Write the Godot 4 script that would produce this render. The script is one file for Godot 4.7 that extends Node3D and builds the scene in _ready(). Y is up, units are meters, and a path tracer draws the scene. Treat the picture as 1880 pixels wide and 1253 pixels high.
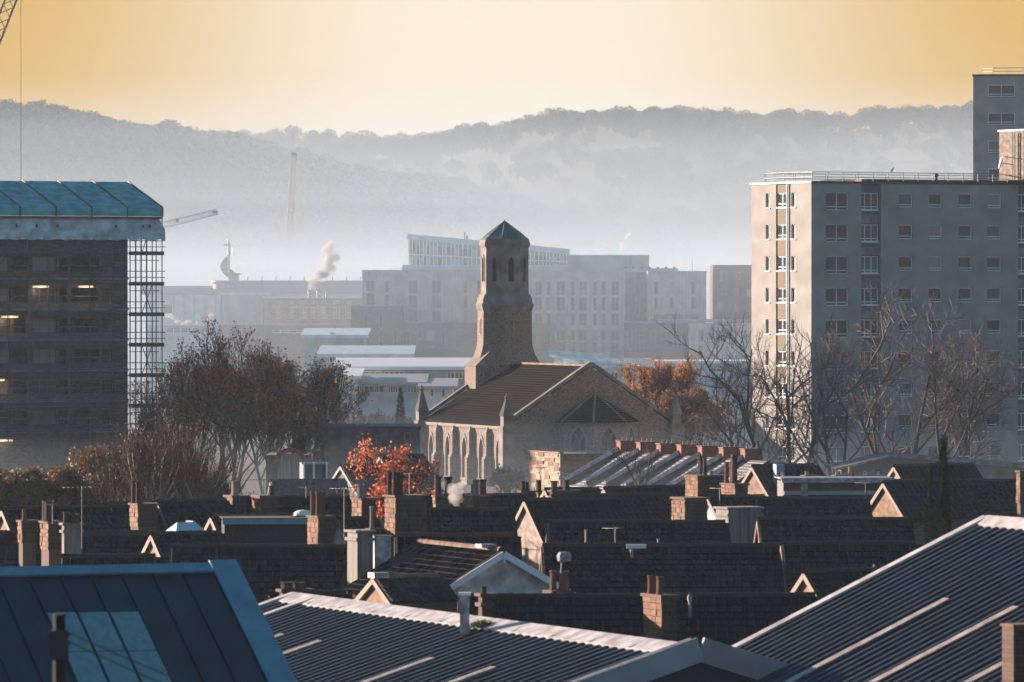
extends Node3D
# A hazy winter morning over a town: y up, metres. The camera stands 17 m above the plain and looks along -Z through a long lens.
# Places were surveyed as a bearing (u), a drop (v) and a distance (d) from the camera post; W() turns that into metres.
const F := 10430.0
const POST := 17.0
var rng := RandomNumberGenerator.new()
var mats := {}
var tex := {}
var meshes := {}
var taken := {}
var cube: Mesh
var pipe: Mesh

func X(u, d) -> float: return (u - 940.0) / F * d
func Y(v, d) -> float: return POST - (v - 540.0) / F * d
func W(u, v, d) -> Vector3: return Vector3(X(u, d), Y(v, d), -d)
func hit(u, v, p: Vector3, n: Vector3) -> Vector3:   # where the sight line (u, v) meets a roof plane
	var e := Vector3(0, POST, 0)
	var q := W(u, v, 100.0) - e
	return e + q * ((p - e).dot(n) / q.dot(n))

class MB:                       # collects triangles, given anticlockwise from outside
	var v := PackedVector3Array()
	var n := PackedVector3Array()
	func tri(a: Vector3, b: Vector3, c: Vector3) -> void:
		var k := (b - a).cross(c - a).normalized()
		v.append(a); v.append(c); v.append(b)
		n.append(k); n.append(k); n.append(k)
	func quad(a: Vector3, b: Vector3, c: Vector3, d: Vector3) -> void:
		tri(a, b, c); tri(a, c, d)
	func box(c: Vector3, s: Vector3, t := Transform3D()) -> void:
		var h := s * 0.5
		var p := []
		for i in 8: p.append(t * (c + Vector3(h.x if i & 1 else -h.x, h.y if i & 2 else -h.y, h.z if i & 4 else -h.z)))
		quad(p[4], p[5], p[7], p[6]); quad(p[1], p[0], p[2], p[3]); quad(p[5], p[1], p[3], p[7])
		quad(p[0], p[4], p[6], p[2]); quad(p[6], p[7], p[3], p[2]); quad(p[0], p[1], p[5], p[4])
	func tube(a: Vector3, b: Vector3, ra: float, rb: float, k := 5, caps := false) -> void:
		var w := (b - a).normalized()
		var s := w.cross(Vector3.UP if absf(w.y) < 0.9 else Vector3.RIGHT).normalized()
		var t := s.cross(w)
		for i in k:
			var g := TAU * i / k
			var h := TAU * (i + 1) / k
			var p := s * cos(g) + t * sin(g)
			var q := s * cos(h) + t * sin(h)
			if rb <= 0.0: tri(a + q * ra, a + p * ra, b)
			else: quad(a + q * ra, a + p * ra, b + p * rb, b + q * rb)
			if caps:
				tri(b, b + q * rb, b + p * rb); tri(a, a + p * ra, a + q * ra)
	func mesh() -> ArrayMesh:
		var m := ArrayMesh.new()
		if v.is_empty(): return m
		var a := []
		a.resize(Mesh.ARRAY_MAX)
		a[Mesh.ARRAY_VERTEX] = v
		a[Mesh.ARRAY_NORMAL] = n
		m.add_surface_from_arrays(Mesh.PRIMITIVE_TRIANGLES, a)
		return m

func numbered(s: String) -> String:
	if not taken.has(s):
		taken[s] = 0
		return s
	taken[s] += 1
	return "%s_%03d" % [s, taken[s]]
func meta(o: Node, label: String, category: String, group := "", kind := "") -> void:
	if label: o.set_meta("label", label)
	if category: o.set_meta("category", category)
	if group: o.set_meta("group", group)
	if kind: o.set_meta("kind", kind)
func thing(called: String, label: String, category: String, at: Vector3, turn := 0.0, group := "") -> Node3D:
	var o := Node3D.new()
	o.name = numbered(called)
	add_child(o)
	o.position = at
	o.rotation.y = turn
	meta(o, label, category, group)
	return o
func holder(called: String, parent: Node3D, t := Transform3D()) -> Node3D:
	var o := Node3D.new()
	o.name = called
	parent.add_child(o, true)
	o.transform = t
	return o
func put(mesh: Mesh, called: String, m: Material, parent: Node, t := Transform3D()) -> MeshInstance3D:
	var o := MeshInstance3D.new()
	o.mesh = mesh
	o.material_override = m
	o.name = called
	o.transform = t
	parent.add_child(o, true)
	return o
func bx(parent: Node, called: String, m: Material, c: Vector3, s: Vector3, b := Basis()) -> MeshInstance3D:
	return put(cube, called, m, parent, Transform3D(Basis(b.x * s.x, b.y * s.y, b.z * s.z), c))
func span(parent: Node, called: String, m: Material, lo: Vector3, hi: Vector3) -> MeshInstance3D:
	return bx(parent, called, m, (lo + hi) * 0.5, (hi - lo).abs())
func along(a: Vector3, b: Vector3) -> Basis:          # y axis from a to b
	var y := (b - a).normalized()
	var x := y.cross(Vector3.BACK if absf(y.z) < 0.95 else Vector3.RIGHT).normalized()
	return Basis(x, y, x.cross(y))
func rod(parent: Node, called: String, m: Material, a: Vector3, b: Vector3, r: float) -> MeshInstance3D:
	var k := along(a, b)
	return put(pipe, called, m, parent, Transform3D(Basis(k.x * r, k.y * a.distance_to(b), k.z * r), (a + b) * 0.5))
func bar(parent: Node, called: String, m: Material, a: Vector3, b: Vector3, w: float, t: float) -> MeshInstance3D:
	var k := along(a, b)
	return bx(parent, called, m, (a + b) * 0.5, Vector3(w, a.distance_to(b), t), k)

func noise_image(kind: String) -> ImageTexture:
	var n := FastNoiseLite.new()
	n.seed = hash(kind) % 9999
	var s := 256
	var lo := 0.6
	match kind:
		"grain":
			n.frequency = 0.09; n.fractal_octaves = 4; lo = 0.55
		"blotch":
			n.frequency = 0.018; n.fractal_octaves = 5; lo = 0.62
		"stain":
			n.frequency = 0.02; n.fractal_octaves = 5; lo = 0.84
		"streak":
			n.frequency = 0.05; n.fractal_octaves = 4; lo = 0.6
		"rubble", "courses":
			n.noise_type = FastNoiseLite.TYPE_CELLULAR
			n.cellular_return_type = FastNoiseLite.RETURN_DISTANCE2_SUB
			n.frequency = 0.09; n.fractal_type = FastNoiseLite.FRACTAL_NONE; lo = 0.55
	var im := n.get_seamless_image(s, s)
	var tone := FastNoiseLite.new()
	tone.noise_type = FastNoiseLite.TYPE_CELLULAR
	tone.cellular_return_type = FastNoiseLite.RETURN_CELL_VALUE
	tone.seed = n.seed
	tone.frequency = n.frequency
	var tones := tone.get_seamless_image(s, s)
	var out := Image.create(s, s, true, Image.FORMAT_RGB8)
	for y in s:
		for x in s:
			var g: float
			if kind == "streak": g = 0.5 * im.get_pixel(x, y / 12).r + 0.5 * im.get_pixel((x * 3) % s, y / 30).r
			else: g = im.get_pixel(x, y).r
			if kind == "rubble": g = clampf(g * 3.0, 0, 1) * (0.55 + 0.45 * tones.get_pixel(x, y).r)
			var c := lerpf(lo, 1.0, clampf((g - 0.15) / 0.7, 0, 1))
			if kind == "courses":
				var row := y / 11
				var col := (x + (row % 2) * 16) / 32
				var r := fposmod(sin(row * 12.9898 + col * 78.233) * 43758.5453, 1.0)
				c = 0.45 if y % 11 == 0 or (x + (row % 2) * 16) % 32 == 0 else 0.65 + 0.35 * r
			out.set_pixel(x, y, Color(c, c, c))
	out.generate_mipmaps()
	return ImageTexture.create_from_image(out)

func M(key: String, r := 0.5, g := 0.5, b := 0.5, rough := 0.8, t := "", size := 2.0, metal := 0.0) -> StandardMaterial3D:
	if mats.has(key): return mats[key]
	var m := StandardMaterial3D.new()
	m.resource_name = key
	m.albedo_color = Color(r, g, b).linear_to_srgb()
	m.roughness = rough
	m.metallic = metal
	if t:
		if not tex.has(t): tex[t] = noise_image(t)
		m.albedo_texture = tex[t]
		m.uv1_triplanar = true
		m.uv1_world_triplanar = true
		m.uv1_scale = Vector3.ONE / size
	mats[key] = m
	return m

# ---- walls with real openings -------------------------------------------------------------------------------------------------
func facade(mb: MB, t: Transform3D, w: float, h: float, holes: Array, deep: float, y0 := 0.0) -> void:
	var xs := [0.0, w]
	var ys := [y0, h]
	for q in holes:
		xs.append(q[0]); xs.append(q[2]); ys.append(q[1]); ys.append(q[3])
	xs.sort(); ys.sort()
	for i in xs.size() - 1:
		if xs[i + 1] - xs[i] < 1e-4: continue
		var run := -1.0
		for j in ys.size() - 1:
			if ys[j + 1] - ys[j] < 1e-4: continue
			var cx: float = (xs[i] + xs[i + 1]) * 0.5
			var cy: float = (ys[j] + ys[j + 1]) * 0.5
			var open := false
			for q in holes:
				if cx > q[0] and cx < q[2] and cy > q[1] and cy < q[3]:
					open = true
					break
			if open:
				if run >= 0.0: mb.quad(t * Vector3(xs[i], run, 0), t * Vector3(xs[i + 1], run, 0), t * Vector3(xs[i + 1], ys[j], 0), t * Vector3(xs[i], ys[j], 0))
				run = -1.0
			elif run < 0.0: run = ys[j] if ys[j] >= 0.0 else 0.0
		if run >= 0.0: mb.quad(t * Vector3(xs[i], run, 0), t * Vector3(xs[i + 1], run, 0), t * Vector3(xs[i + 1], h, 0), t * Vector3(xs[i], h, 0))
	for q in holes:
		var c := [Vector3(q[0], q[1], 0), Vector3(q[2], q[1], 0), Vector3(q[2], q[3], 0), Vector3(q[0], q[3], 0)]
		for i in 4:
			var a: Vector3 = c[i]
			var b: Vector3 = c[(i + 1) % 4]
			mb.quad(t * b, t * a, t * (a + Vector3(0, 0, -deep)), t * (b + Vector3(0, 0, -deep)))
func shell(mb: MB, t: Transform3D, w: float, h: float, deep: float, front := false) -> void:   # the other walls and the top of a block
	var a := [Vector3(0, 0, 0), Vector3(w, 0, 0), Vector3(w, 0, -deep), Vector3(0, 0, -deep)]
	var u := Vector3(0, h, 0)
	for i in range(0 if front else 1, 4):
		mb.quad(t * a[i], t * a[(i + 1) % 4], t * (a[(i + 1) % 4] + u), t * (a[i] + u))
	mb.quad(t * (a[0] + u), t * (a[1] + u), t * (a[2] + u), t * (a[3] + u))
func window(parent: Node3D, t: Transform3D, q: Array, deep: float, fm: Material, gm: Material, cols: Array, rows: Array, sill: Material = null, bt := 0.06) -> void:
	var w: float = q[2] - q[0]
	var h: float = q[3] - q[1]
	var key := "win %.2f %.2f %s %s %.2f" % [w, h, cols, rows, bt]
	if not meshes.has(key):
		var mb := MB.new()
		mb.box(Vector3(bt / 2, h / 2, 0.03), Vector3(bt, h, 0.06)); mb.box(Vector3(w - bt / 2, h / 2, 0.03), Vector3(bt, h, 0.06))
		mb.box(Vector3(w / 2, bt / 2, 0.033), Vector3(w - 0.01, bt, 0.06)); mb.box(Vector3(w / 2, h - bt / 2, 0.033), Vector3(w - 0.01, bt, 0.06))
		for f in cols: mb.box(Vector3(w * f, h / 2, 0.036), Vector3(bt, h - 0.02, 0.06))
		for f in rows: mb.box(Vector3(w / 2, h * f, 0.039), Vector3(w - 0.02, bt, 0.06))
		meshes[key] = mb.mesh()
	var o := put(meshes[key], "window", fm, parent, t * Transform3D(Basis(), Vector3(q[0], q[1], -deep)))
	var xs: Array = [0.0] + cols + [1.0]
	var ys: Array = [0.0] + rows + [1.0]
	for i in xs.size() - 1:
		for j in ys.size() - 1:
			span(o, "pane", gm, Vector3(xs[i] * w + 0.01, ys[j] * h + 0.01, 0.0), Vector3(xs[i + 1] * w - 0.01, ys[j + 1] * h - 0.01, 0.02))
	if sill: span(o, "sill", sill, Vector3(-0.06, -0.09, 0.0), Vector3(w + 0.06, 0.0, deep + 0.08))
# A block that faces the camera post: front wall with openings at (u0..u1), its top at v.
func block(called: String, label: String, cat: String, u0, u1, vt, d, deep: float, m: Material, holes := [], turn := 0.0, group := "") -> Dictionary:
	var o := thing(called, label, cat, Vector3(X(u0, d), 0, -d), turn, group)
	var k: float = d / F
	var w: float = (u1 - u0) * k / cos(turn)
	var h: float = Y(vt, d)
	var hs := []
	for q in holes: hs.append([(q[0] - u0) * k / cos(turn), Y(q[3], d), (q[2] - u0) * k / cos(turn), Y(q[1], d)])
	var mb := MB.new()
	facade(mb, Transform3D(), w, h, hs, 0.25)
	shell(mb, Transform3D(), w, h, deep)
	put(mb.mesh(), "wall", m, o)
	return {"o": o, "holes": hs, "w": w, "h": h}

# ---- pointed arches ------------------------------------------------------------------------------------------------------------
func arch(cx: float, w: float, sill: float, spring: float, apex: float, n := 7) -> PackedVector2Array:
	var p := PackedVector2Array([Vector2(cx - w / 2, sill)])
	var hh := apex - spring
	var r := (hh * hh + w * w / 4) / w
	var end := acos(clampf((r - w / 2) / r, -1, 1))
	for i in n + 1:
		var g := PI - end * i / n
		p.append(Vector2(cx - w / 2 + r + r * cos(g), spring + r * sin(g)))
	for i in range(n - 1, -1, -1): p.append(Vector2(2 * cx - p[i + 1].x, p[i + 1].y))
	p.append(Vector2(cx + w / 2, sill))
	return p
func flat(mb: MB, t: Transform3D, p: PackedVector2Array, z := 0.0) -> void:
	var ix := Geometry2D.triangulate_polygon(p)
	for i in range(0, ix.size(), 3):
		var a := p[ix[i]]
		var b := p[ix[i + 1]]
		var c := p[ix[i + 2]]
		if (b - a).cross(c - a) < 0.0:
			var s := b
			b = c
			c = s
		mb.tri(t * Vector3(a.x, a.y, z), t * Vector3(b.x, b.y, z), t * Vector3(c.x, c.y, z))
func arch_panel(mb: MB, t: Transform3D, x0: float, x1: float, y0: float, y1: float, a: PackedVector2Array, deep: float) -> void:
	var mid := a.size() / 2
	var cx := a[mid].x
	var l := PackedVector2Array([Vector2(x0, y0), Vector2(cx, y0), Vector2(cx, a[0].y)])
	for i in mid + 1: l.append(a[i])
	l.append(Vector2(cx, y1)); l.append(Vector2(x0, y1))
	flat(mb, t, l)
	var r := PackedVector2Array([Vector2(x1, y0), Vector2(cx, y0), Vector2(cx, a[0].y)])
	for i in mid + 1: r.append(a[a.size() - 1 - i])
	r.append(Vector2(cx, y1)); r.append(Vector2(x1, y1))
	flat(mb, t, r)
	for i in a.size():
		var p := a[i]
		var q := a[(i + 1) % a.size()]
		mb.quad(t * Vector3(p.x, p.y, 0), t * Vector3(q.x, q.y, 0), t * Vector3(q.x, q.y, -deep), t * Vector3(p.x, p.y, -deep))
func arch_ring(mb: MB, t: Transform3D, i0: PackedVector2Array, o0: PackedVector2Array, z0: float, z1: float) -> void:
	for i in i0.size() - 1:
		var a := i0[i]
		var b := i0[i + 1]
		var c := o0[i + 1]
		var e := o0[i]
		mb.quad(t * Vector3(e.x, e.y, z1), t * Vector3(a.x, a.y, z1), t * Vector3(b.x, b.y, z1), t * Vector3(c.x, c.y, z1))
		mb.quad(t * Vector3(e.x, e.y, z0), t * Vector3(e.x, e.y, z1), t * Vector3(c.x, c.y, z1), t * Vector3(c.x, c.y, z0))
		mb.quad(t * Vector3(a.x, a.y, z1), t * Vector3(a.x, a.y, z0), t * Vector3(b.x, b.y, z0), t * Vector3(b.x, b.y, z1))
func church_window(parent: Node3D, t: Transform3D, cx: float, w: float, sill: float, spring: float, apex: float, deep: float, y_bars: bool) -> void:
	var o := holder("window", parent)
	var a := arch(cx, w, sill, spring, apex)
	var g := MB.new()
	flat(g, t, a, -deep + 0.01)
	put(g.mesh(), "pane", M("leaded"), o)
	var s := MB.new()
	arch_ring(s, t, a, arch(cx, w + 0.34, sill - 0.1, spring, apex + 0.26), 0.0, 0.07)
	s.box(Vector3(cx, sill - 0.12, 0.05), Vector3(w + 0.6, 0.2, 0.16), t)
	put(s.mesh(), "surround", M("ashlar"), o)
	var b := MB.new()
	b.box(Vector3(cx, (sill + spring) / 2, -deep + 0.08), Vector3(0.12, spring - sill, 0.12), t)
	if y_bars:
		for k in [-1, 1]:
			var p := t * Vector3(cx, spring - 0.05, -deep + 0.08)
			var q := t * Vector3(cx + k * w * 0.3, spring + (apex - spring) * 0.6, -deep + 0.08)
			b.tube(p, q, 0.07, 0.06)
	put(b.mesh(), "tracery", M("ashlar"), o)

func _ready() -> void:
	rng.seed = 7
	var cam := Camera3D.new()
	cam.name = "camera"
	cam.position = Vector3(0, POST, 0)
	cam.rotation.x = -atan(86.5 / F)
	cam.near = 1.0
	cam.far = 9000.0
	var lens := CameraAttributesPhysical.new()
	lens.frustum_focal_length = 199.8
	lens.frustum_focus_distance = 480.0
	lens.exposure_aperture = 3.2
	cam.attributes = lens
	cam.fov = 6.875
	add_child(cam)
	cam.current = true
	var env := Environment.new()
	env.background_mode = Environment.BG_SKY
	env.sky = Sky.new()
	env.sky.sky_material = dawn_sky()
	env.background_energy_multiplier = SKY_E
	env.tonemap_mode = Environment.TONE_MAPPER_LINEAR
	env.tonemap_exposure = EXPOSURE
	env.fog_enabled = true
	env.fog_density = 0.0001
	env.fog_light_color = Color(0.86, 0.94, 1.0)
	env.volumetric_fog_enabled = true
	env.volumetric_fog_density = 0.0
	env.sdfgi_enabled = true
	env.ssao_enabled = true
	env.ssil_enabled = true
	var we := WorldEnvironment.new()
	we.name = "world_environment"
	we.environment = env
	add_child(we)
	var sun := DirectionalLight3D.new()
	sun.name = "sun"
	sun.light_energy = 1.6
	sun.light_color = Color(1.0, 0.89, 0.81)
	sun.light_angular_distance = 0.55
	sun.shadow_enabled = true
	add_child(sun)
	var az := deg_to_rad(SUN_AZ)
	var el := deg_to_rad(SUN_EL)
	var to_sun := Vector3(-sin(az) * cos(el), sin(el), -cos(az) * cos(el))
	sun.look_at_from_position(to_sun * 100.0, Vector3.ZERO, Vector3.UP)

	cube = BoxMesh.new()
	pipe = CylinderMesh.new()
	pipe.top_radius = 1.0; pipe.bottom_radius = 1.0; pipe.height = 1.0; pipe.radial_segments = 6; pipe.rings = 1
	palette()
	ground_and_hills()
	mist()
	far_works()
	far_flats()
	low_sheds()
	tower_blocks()
	scaffold_block()
	church()
	back_terrace()
	houses()
	warehouses()
	trees()
	cranes()
	steam()

const SUN_AZ := 55.0
const SUN_EL := 10.0
const SKY_E := 0.82
const EXPOSURE := 3.35

func dawn_sky() -> PanoramaSkyMaterial:
	# cream haze low down, golden to either side, a clear dim blue overhead; a broad warm glow round the low sun
	var w := 1024
	var h := 512
	var im := Image.create(w, h, false, Image.FORMAT_RGBF)
	var az := deg_to_rad(SUN_AZ)
	var el := deg_to_rad(SUN_EL)
	var to_sun := Vector3(-sin(az) * cos(el), sin(el), -cos(az) * cos(el))
	for y in h:
		var up := (0.5 - (y + 0.5) / h) * PI
		var e := rad_to_deg(up)
		for x in w:
			var lon := wrapf((x + 0.5) / w * TAU, -PI, PI)      # 0 is along -Z
			var dir := Vector3(sin(lon) * cos(up), sin(up), -cos(lon) * cos(up))
			var side := smoothstep(0.6, 5.4, absf(rad_to_deg(lon)))
			var low := Vector3(0.36, 0.312, 0.24).lerp(Vector3(0.27, 0.155, 0.015), side)
			low = low.lerp(Vector3(0.1, 0.13, 0.16), 1.0 - exp(-pow(rad_to_deg(lon) / 38.0, 2.0)))
			var c := low.lerp(Vector3(0.07, 0.145, 0.21), smoothstep(2.8, 7.0, e)).lerp(Vector3(0.013, 0.05, 0.098), smoothstep(7.0, 50.0, e))
			var a := acos(clampf(dir.dot(to_sun), -1, 1))
			c += Vector3(0.8, 0.55, 0.3) * exp(-a * a / 0.03)
			if e < 0.0: c = Vector3(0.12, 0.11, 0.1)
			im.set_pixel(x, y, Color(c.x, c.y, c.z))
	var p := PanoramaSkyMaterial.new()
	p.panorama = ImageTexture.create_from_image(im)
	return p

func palette() -> void:
	M("leaded", 0.012, 0.013, 0.016, 0.25)
	M("ashlar", 0.36, 0.31, 0.265, 0.85, "grain", 3.0)
	M("church_stone", 0.33, 0.245, 0.195, 0.9, "rubble", 3.6)
	M("church_slate", 0.022, 0.02, 0.02, 0.85, "grain", 2.5)
	M("tower_ashlar", 0.26, 0.23, 0.205, 0.88, "blotch", 7.0)
	M("copper", 0.075, 0.13, 0.14, 0.55, "streak", 4.0)
	M("cream_render", 0.375, 0.358, 0.343, 0.9, "stain", 14.0)
	M("olive_panel", 0.24, 0.175, 0.09, 0.8, "grain", 3.0)
	M("green_panel", 0.16, 0.19, 0.165, 0.75, "grain", 3.0)
	M("white_frame", 0.78, 0.78, 0.76, 0.5)
	M("grey_metal", 0.2, 0.21, 0.22, 0.5, "", 1.0, 0.5)
	M("dark_metal", 0.03, 0.032, 0.035, 0.5)
	M("felt", 0.03, 0.03, 0.032, 0.9, "grain", 3.0)
	M("glass_dark", 0.018, 0.02, 0.024, 0.12)
	M("glass_curtain", 0.075, 0.055, 0.047, 0.3)
	M("glass_teal", 0.05, 0.13, 0.14, 0.3)
	M("glass_blind", 0.3, 0.24, 0.18, 0.4)
	M("glass_pale", 0.28, 0.3, 0.3, 0.2)
	M("concrete", 0.3, 0.29, 0.28, 0.9, "blotch", 4.0)
	M("concrete_dark", 0.13, 0.12, 0.12, 0.9, "blotch", 5.0)
	M("office_brick", 0.19, 0.155, 0.145, 0.9, "courses", 2.4)
	M("sheet_teal", 0.05, 0.6, 0.66, 0.6, "blotch", 6.0)
	M("sheet_pale", 0.66, 0.84, 0.9, 0.6, "blotch", 6.0)
	M("scaffold", 0.06, 0.062, 0.065, 0.6)
	M("board", 0.17, 0.13, 0.095, 0.9, "grain", 2.0)
	M("beige_clad", 0.58, 0.52, 0.43, 0.7, "stain", 9.0)
	M("beige_pale", 0.66, 0.61, 0.54, 0.7, "stain", 9.0)
	M("mauve_brick", 0.2, 0.145, 0.135, 0.9, "courses", 3.0)
	M("dark_brick", 0.12, 0.085, 0.085, 0.9, "courses", 3.0)
	M("plant_blue", 0.38, 0.53, 0.59, 0.6, "stain", 10.0)
	M("pale_blue", 0.55, 0.7, 0.77, 0.6, "stain", 10.0)
	M("pale_grey", 0.36, 0.38, 0.4, 0.7, "stain", 10.0)
	M("shed_roof", 0.09, 0.1, 0.12, 0.7, "grain", 8.0)
	M("pink_brick", 0.4, 0.27, 0.22, 0.85, "courses", 3.0)
	M("white_paint", 0.8, 0.8, 0.78, 0.5)
	M("tile_a", 0.017, 0.014, 0.0135, 0.42, "grain", 1.3)
	M("tile_b", 0.024, 0.017, 0.0155, 0.45, "grain", 1.1)
	M("tile_c", 0.016, 0.0145, 0.015, 0.3, "grain", 0.9)
	M("tile_red", 0.065, 0.028, 0.02, 0.6, "grain", 1.3)
	M("ridge_tile", 0.05, 0.032, 0.027, 0.7, "grain", 1.0)
	M("ridge_red", 0.16, 0.045, 0.03, 0.7, "grain", 1.0)
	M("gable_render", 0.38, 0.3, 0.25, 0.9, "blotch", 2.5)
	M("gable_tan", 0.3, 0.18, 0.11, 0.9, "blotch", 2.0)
	M("gable_white", 0.8, 0.8, 0.79, 0.85, "blotch", 3.0)
	M("house_wall", 0.24, 0.19, 0.16, 0.9, "courses", 2.0)
	M("barge", 0.24, 0.15, 0.1, 0.7, "grain", 0.8)
	M("stone_a", 0.36, 0.18, 0.095, 0.9, "grain", 0.8)
	M("stone_b", 0.44, 0.25, 0.14, 0.9, "grain", 0.7)
	M("stone_c", 0.27, 0.13, 0.075, 0.9, "grain", 0.9)
	M("stone_d", 0.2, 0.12, 0.085, 0.9, "grain", 0.8)
	M("stone_soot", 0.1, 0.07, 0.058, 0.9, "grain", 0.8)
	M("stone_soot_b", 0.14, 0.095, 0.075, 0.9, "grain", 0.8)
	M("mortar", 0.2, 0.15, 0.12, 0.95, "grain", 1.0)
	M("soot_brick", 0.12, 0.065, 0.05, 0.9, "courses", 2.2)
	M("stack_render", 0.32, 0.3, 0.28, 0.9, "streak", 3.0)
	M("pot", 0.26, 0.1, 0.055, 0.8, "grain", 0.9)
	M("pot_pale", 0.55, 0.42, 0.32, 0.8, "grain", 0.9)
	M("pot_dark", 0.07, 0.045, 0.04, 0.85, "grain", 0.9)
	M("aerial", 0.1, 0.1, 0.1, 0.5, "", 1.0, 0.4)
	M("zinc", 0.45, 0.47, 0.5, 0.4, "blotch", 2.0, 0.5)
	M("navy_sheet", 0.016, 0.03, 0.055, 0.5, "blotch", 5.0)
	M("blue_sheet", 0.014, 0.038, 0.065, 0.42, "blotch", 4.0)
	M("blue_flash", 0.15, 0.33, 0.42, 0.45, "stain", 4.0)
	M("rooflight", 0.5, 0.42, 0.36, 0.4, "blotch", 2.0)
	M("rooflight_teal", 0.2, 0.36, 0.37, 0.35, "stain", 1.5)
	M("cap_white", 0.7, 0.66, 0.66, 0.5, "blotch", 3.0)
	M("moss", 0.09, 0.14, 0.02, 0.95)
	M("timber", 0.035, 0.028, 0.024, 0.9, "grain", 0.8)
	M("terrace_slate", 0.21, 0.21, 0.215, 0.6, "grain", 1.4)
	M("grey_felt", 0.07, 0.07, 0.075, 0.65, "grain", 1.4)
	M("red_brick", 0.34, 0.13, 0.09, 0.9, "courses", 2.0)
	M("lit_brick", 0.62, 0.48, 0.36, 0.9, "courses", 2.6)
	M("bark", 0.05, 0.04, 0.034, 0.95)
	M("bark_grey", 0.085, 0.07, 0.06, 0.95)
	M("birch_bark", 0.55, 0.48, 0.42, 0.8)
	M("twig_russet", 0.095, 0.052, 0.042, 0.9)
	M("twig_pale", 0.17, 0.125, 0.11, 0.9)
	M("twig_grey", 0.075, 0.06, 0.055, 0.9)
	M("far_wood", 0.1, 0.085, 0.075, 0.95)
	M("far_ever", 0.035, 0.045, 0.04, 0.95)
	M("hill_soil", 0.05, 0.045, 0.04, 0.95, "blotch", 160.0)
	M("soil", 0.07, 0.065, 0.06, 0.95, "blotch", 30.0)
	M("needle", 0.018, 0.03, 0.014, 0.9)
	M("church_slate").metallic_specular = 0.08
	M("tile_a").metallic_specular = 0.25
	M("tile_b").metallic_specular = 0.25
	M("tile_c").metallic_specular = 0.32
	for q in ["sheet_teal", "sheet_pale"]:
		M(q).backlight_enabled = true
		M(q).backlight = Color(0.5, 0.55, 0.6)
	for q in [["leaf_orange", 0.55, 0.15, 0.06], ["leaf_russet", 0.36, 0.12, 0.05], ["leaf_brown", 0.13, 0.06, 0.025], ["leaf_olive", 0.075, 0.055, 0.018], ["leaf_gold", 0.4, 0.2, 0.06]]:
		var m := M(q[0], q[1], q[2], q[3], 0.7)
		m.backlight_enabled = true
		m.backlight = Color(q[1], q[2], q[3]).linear_to_srgb()

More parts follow.
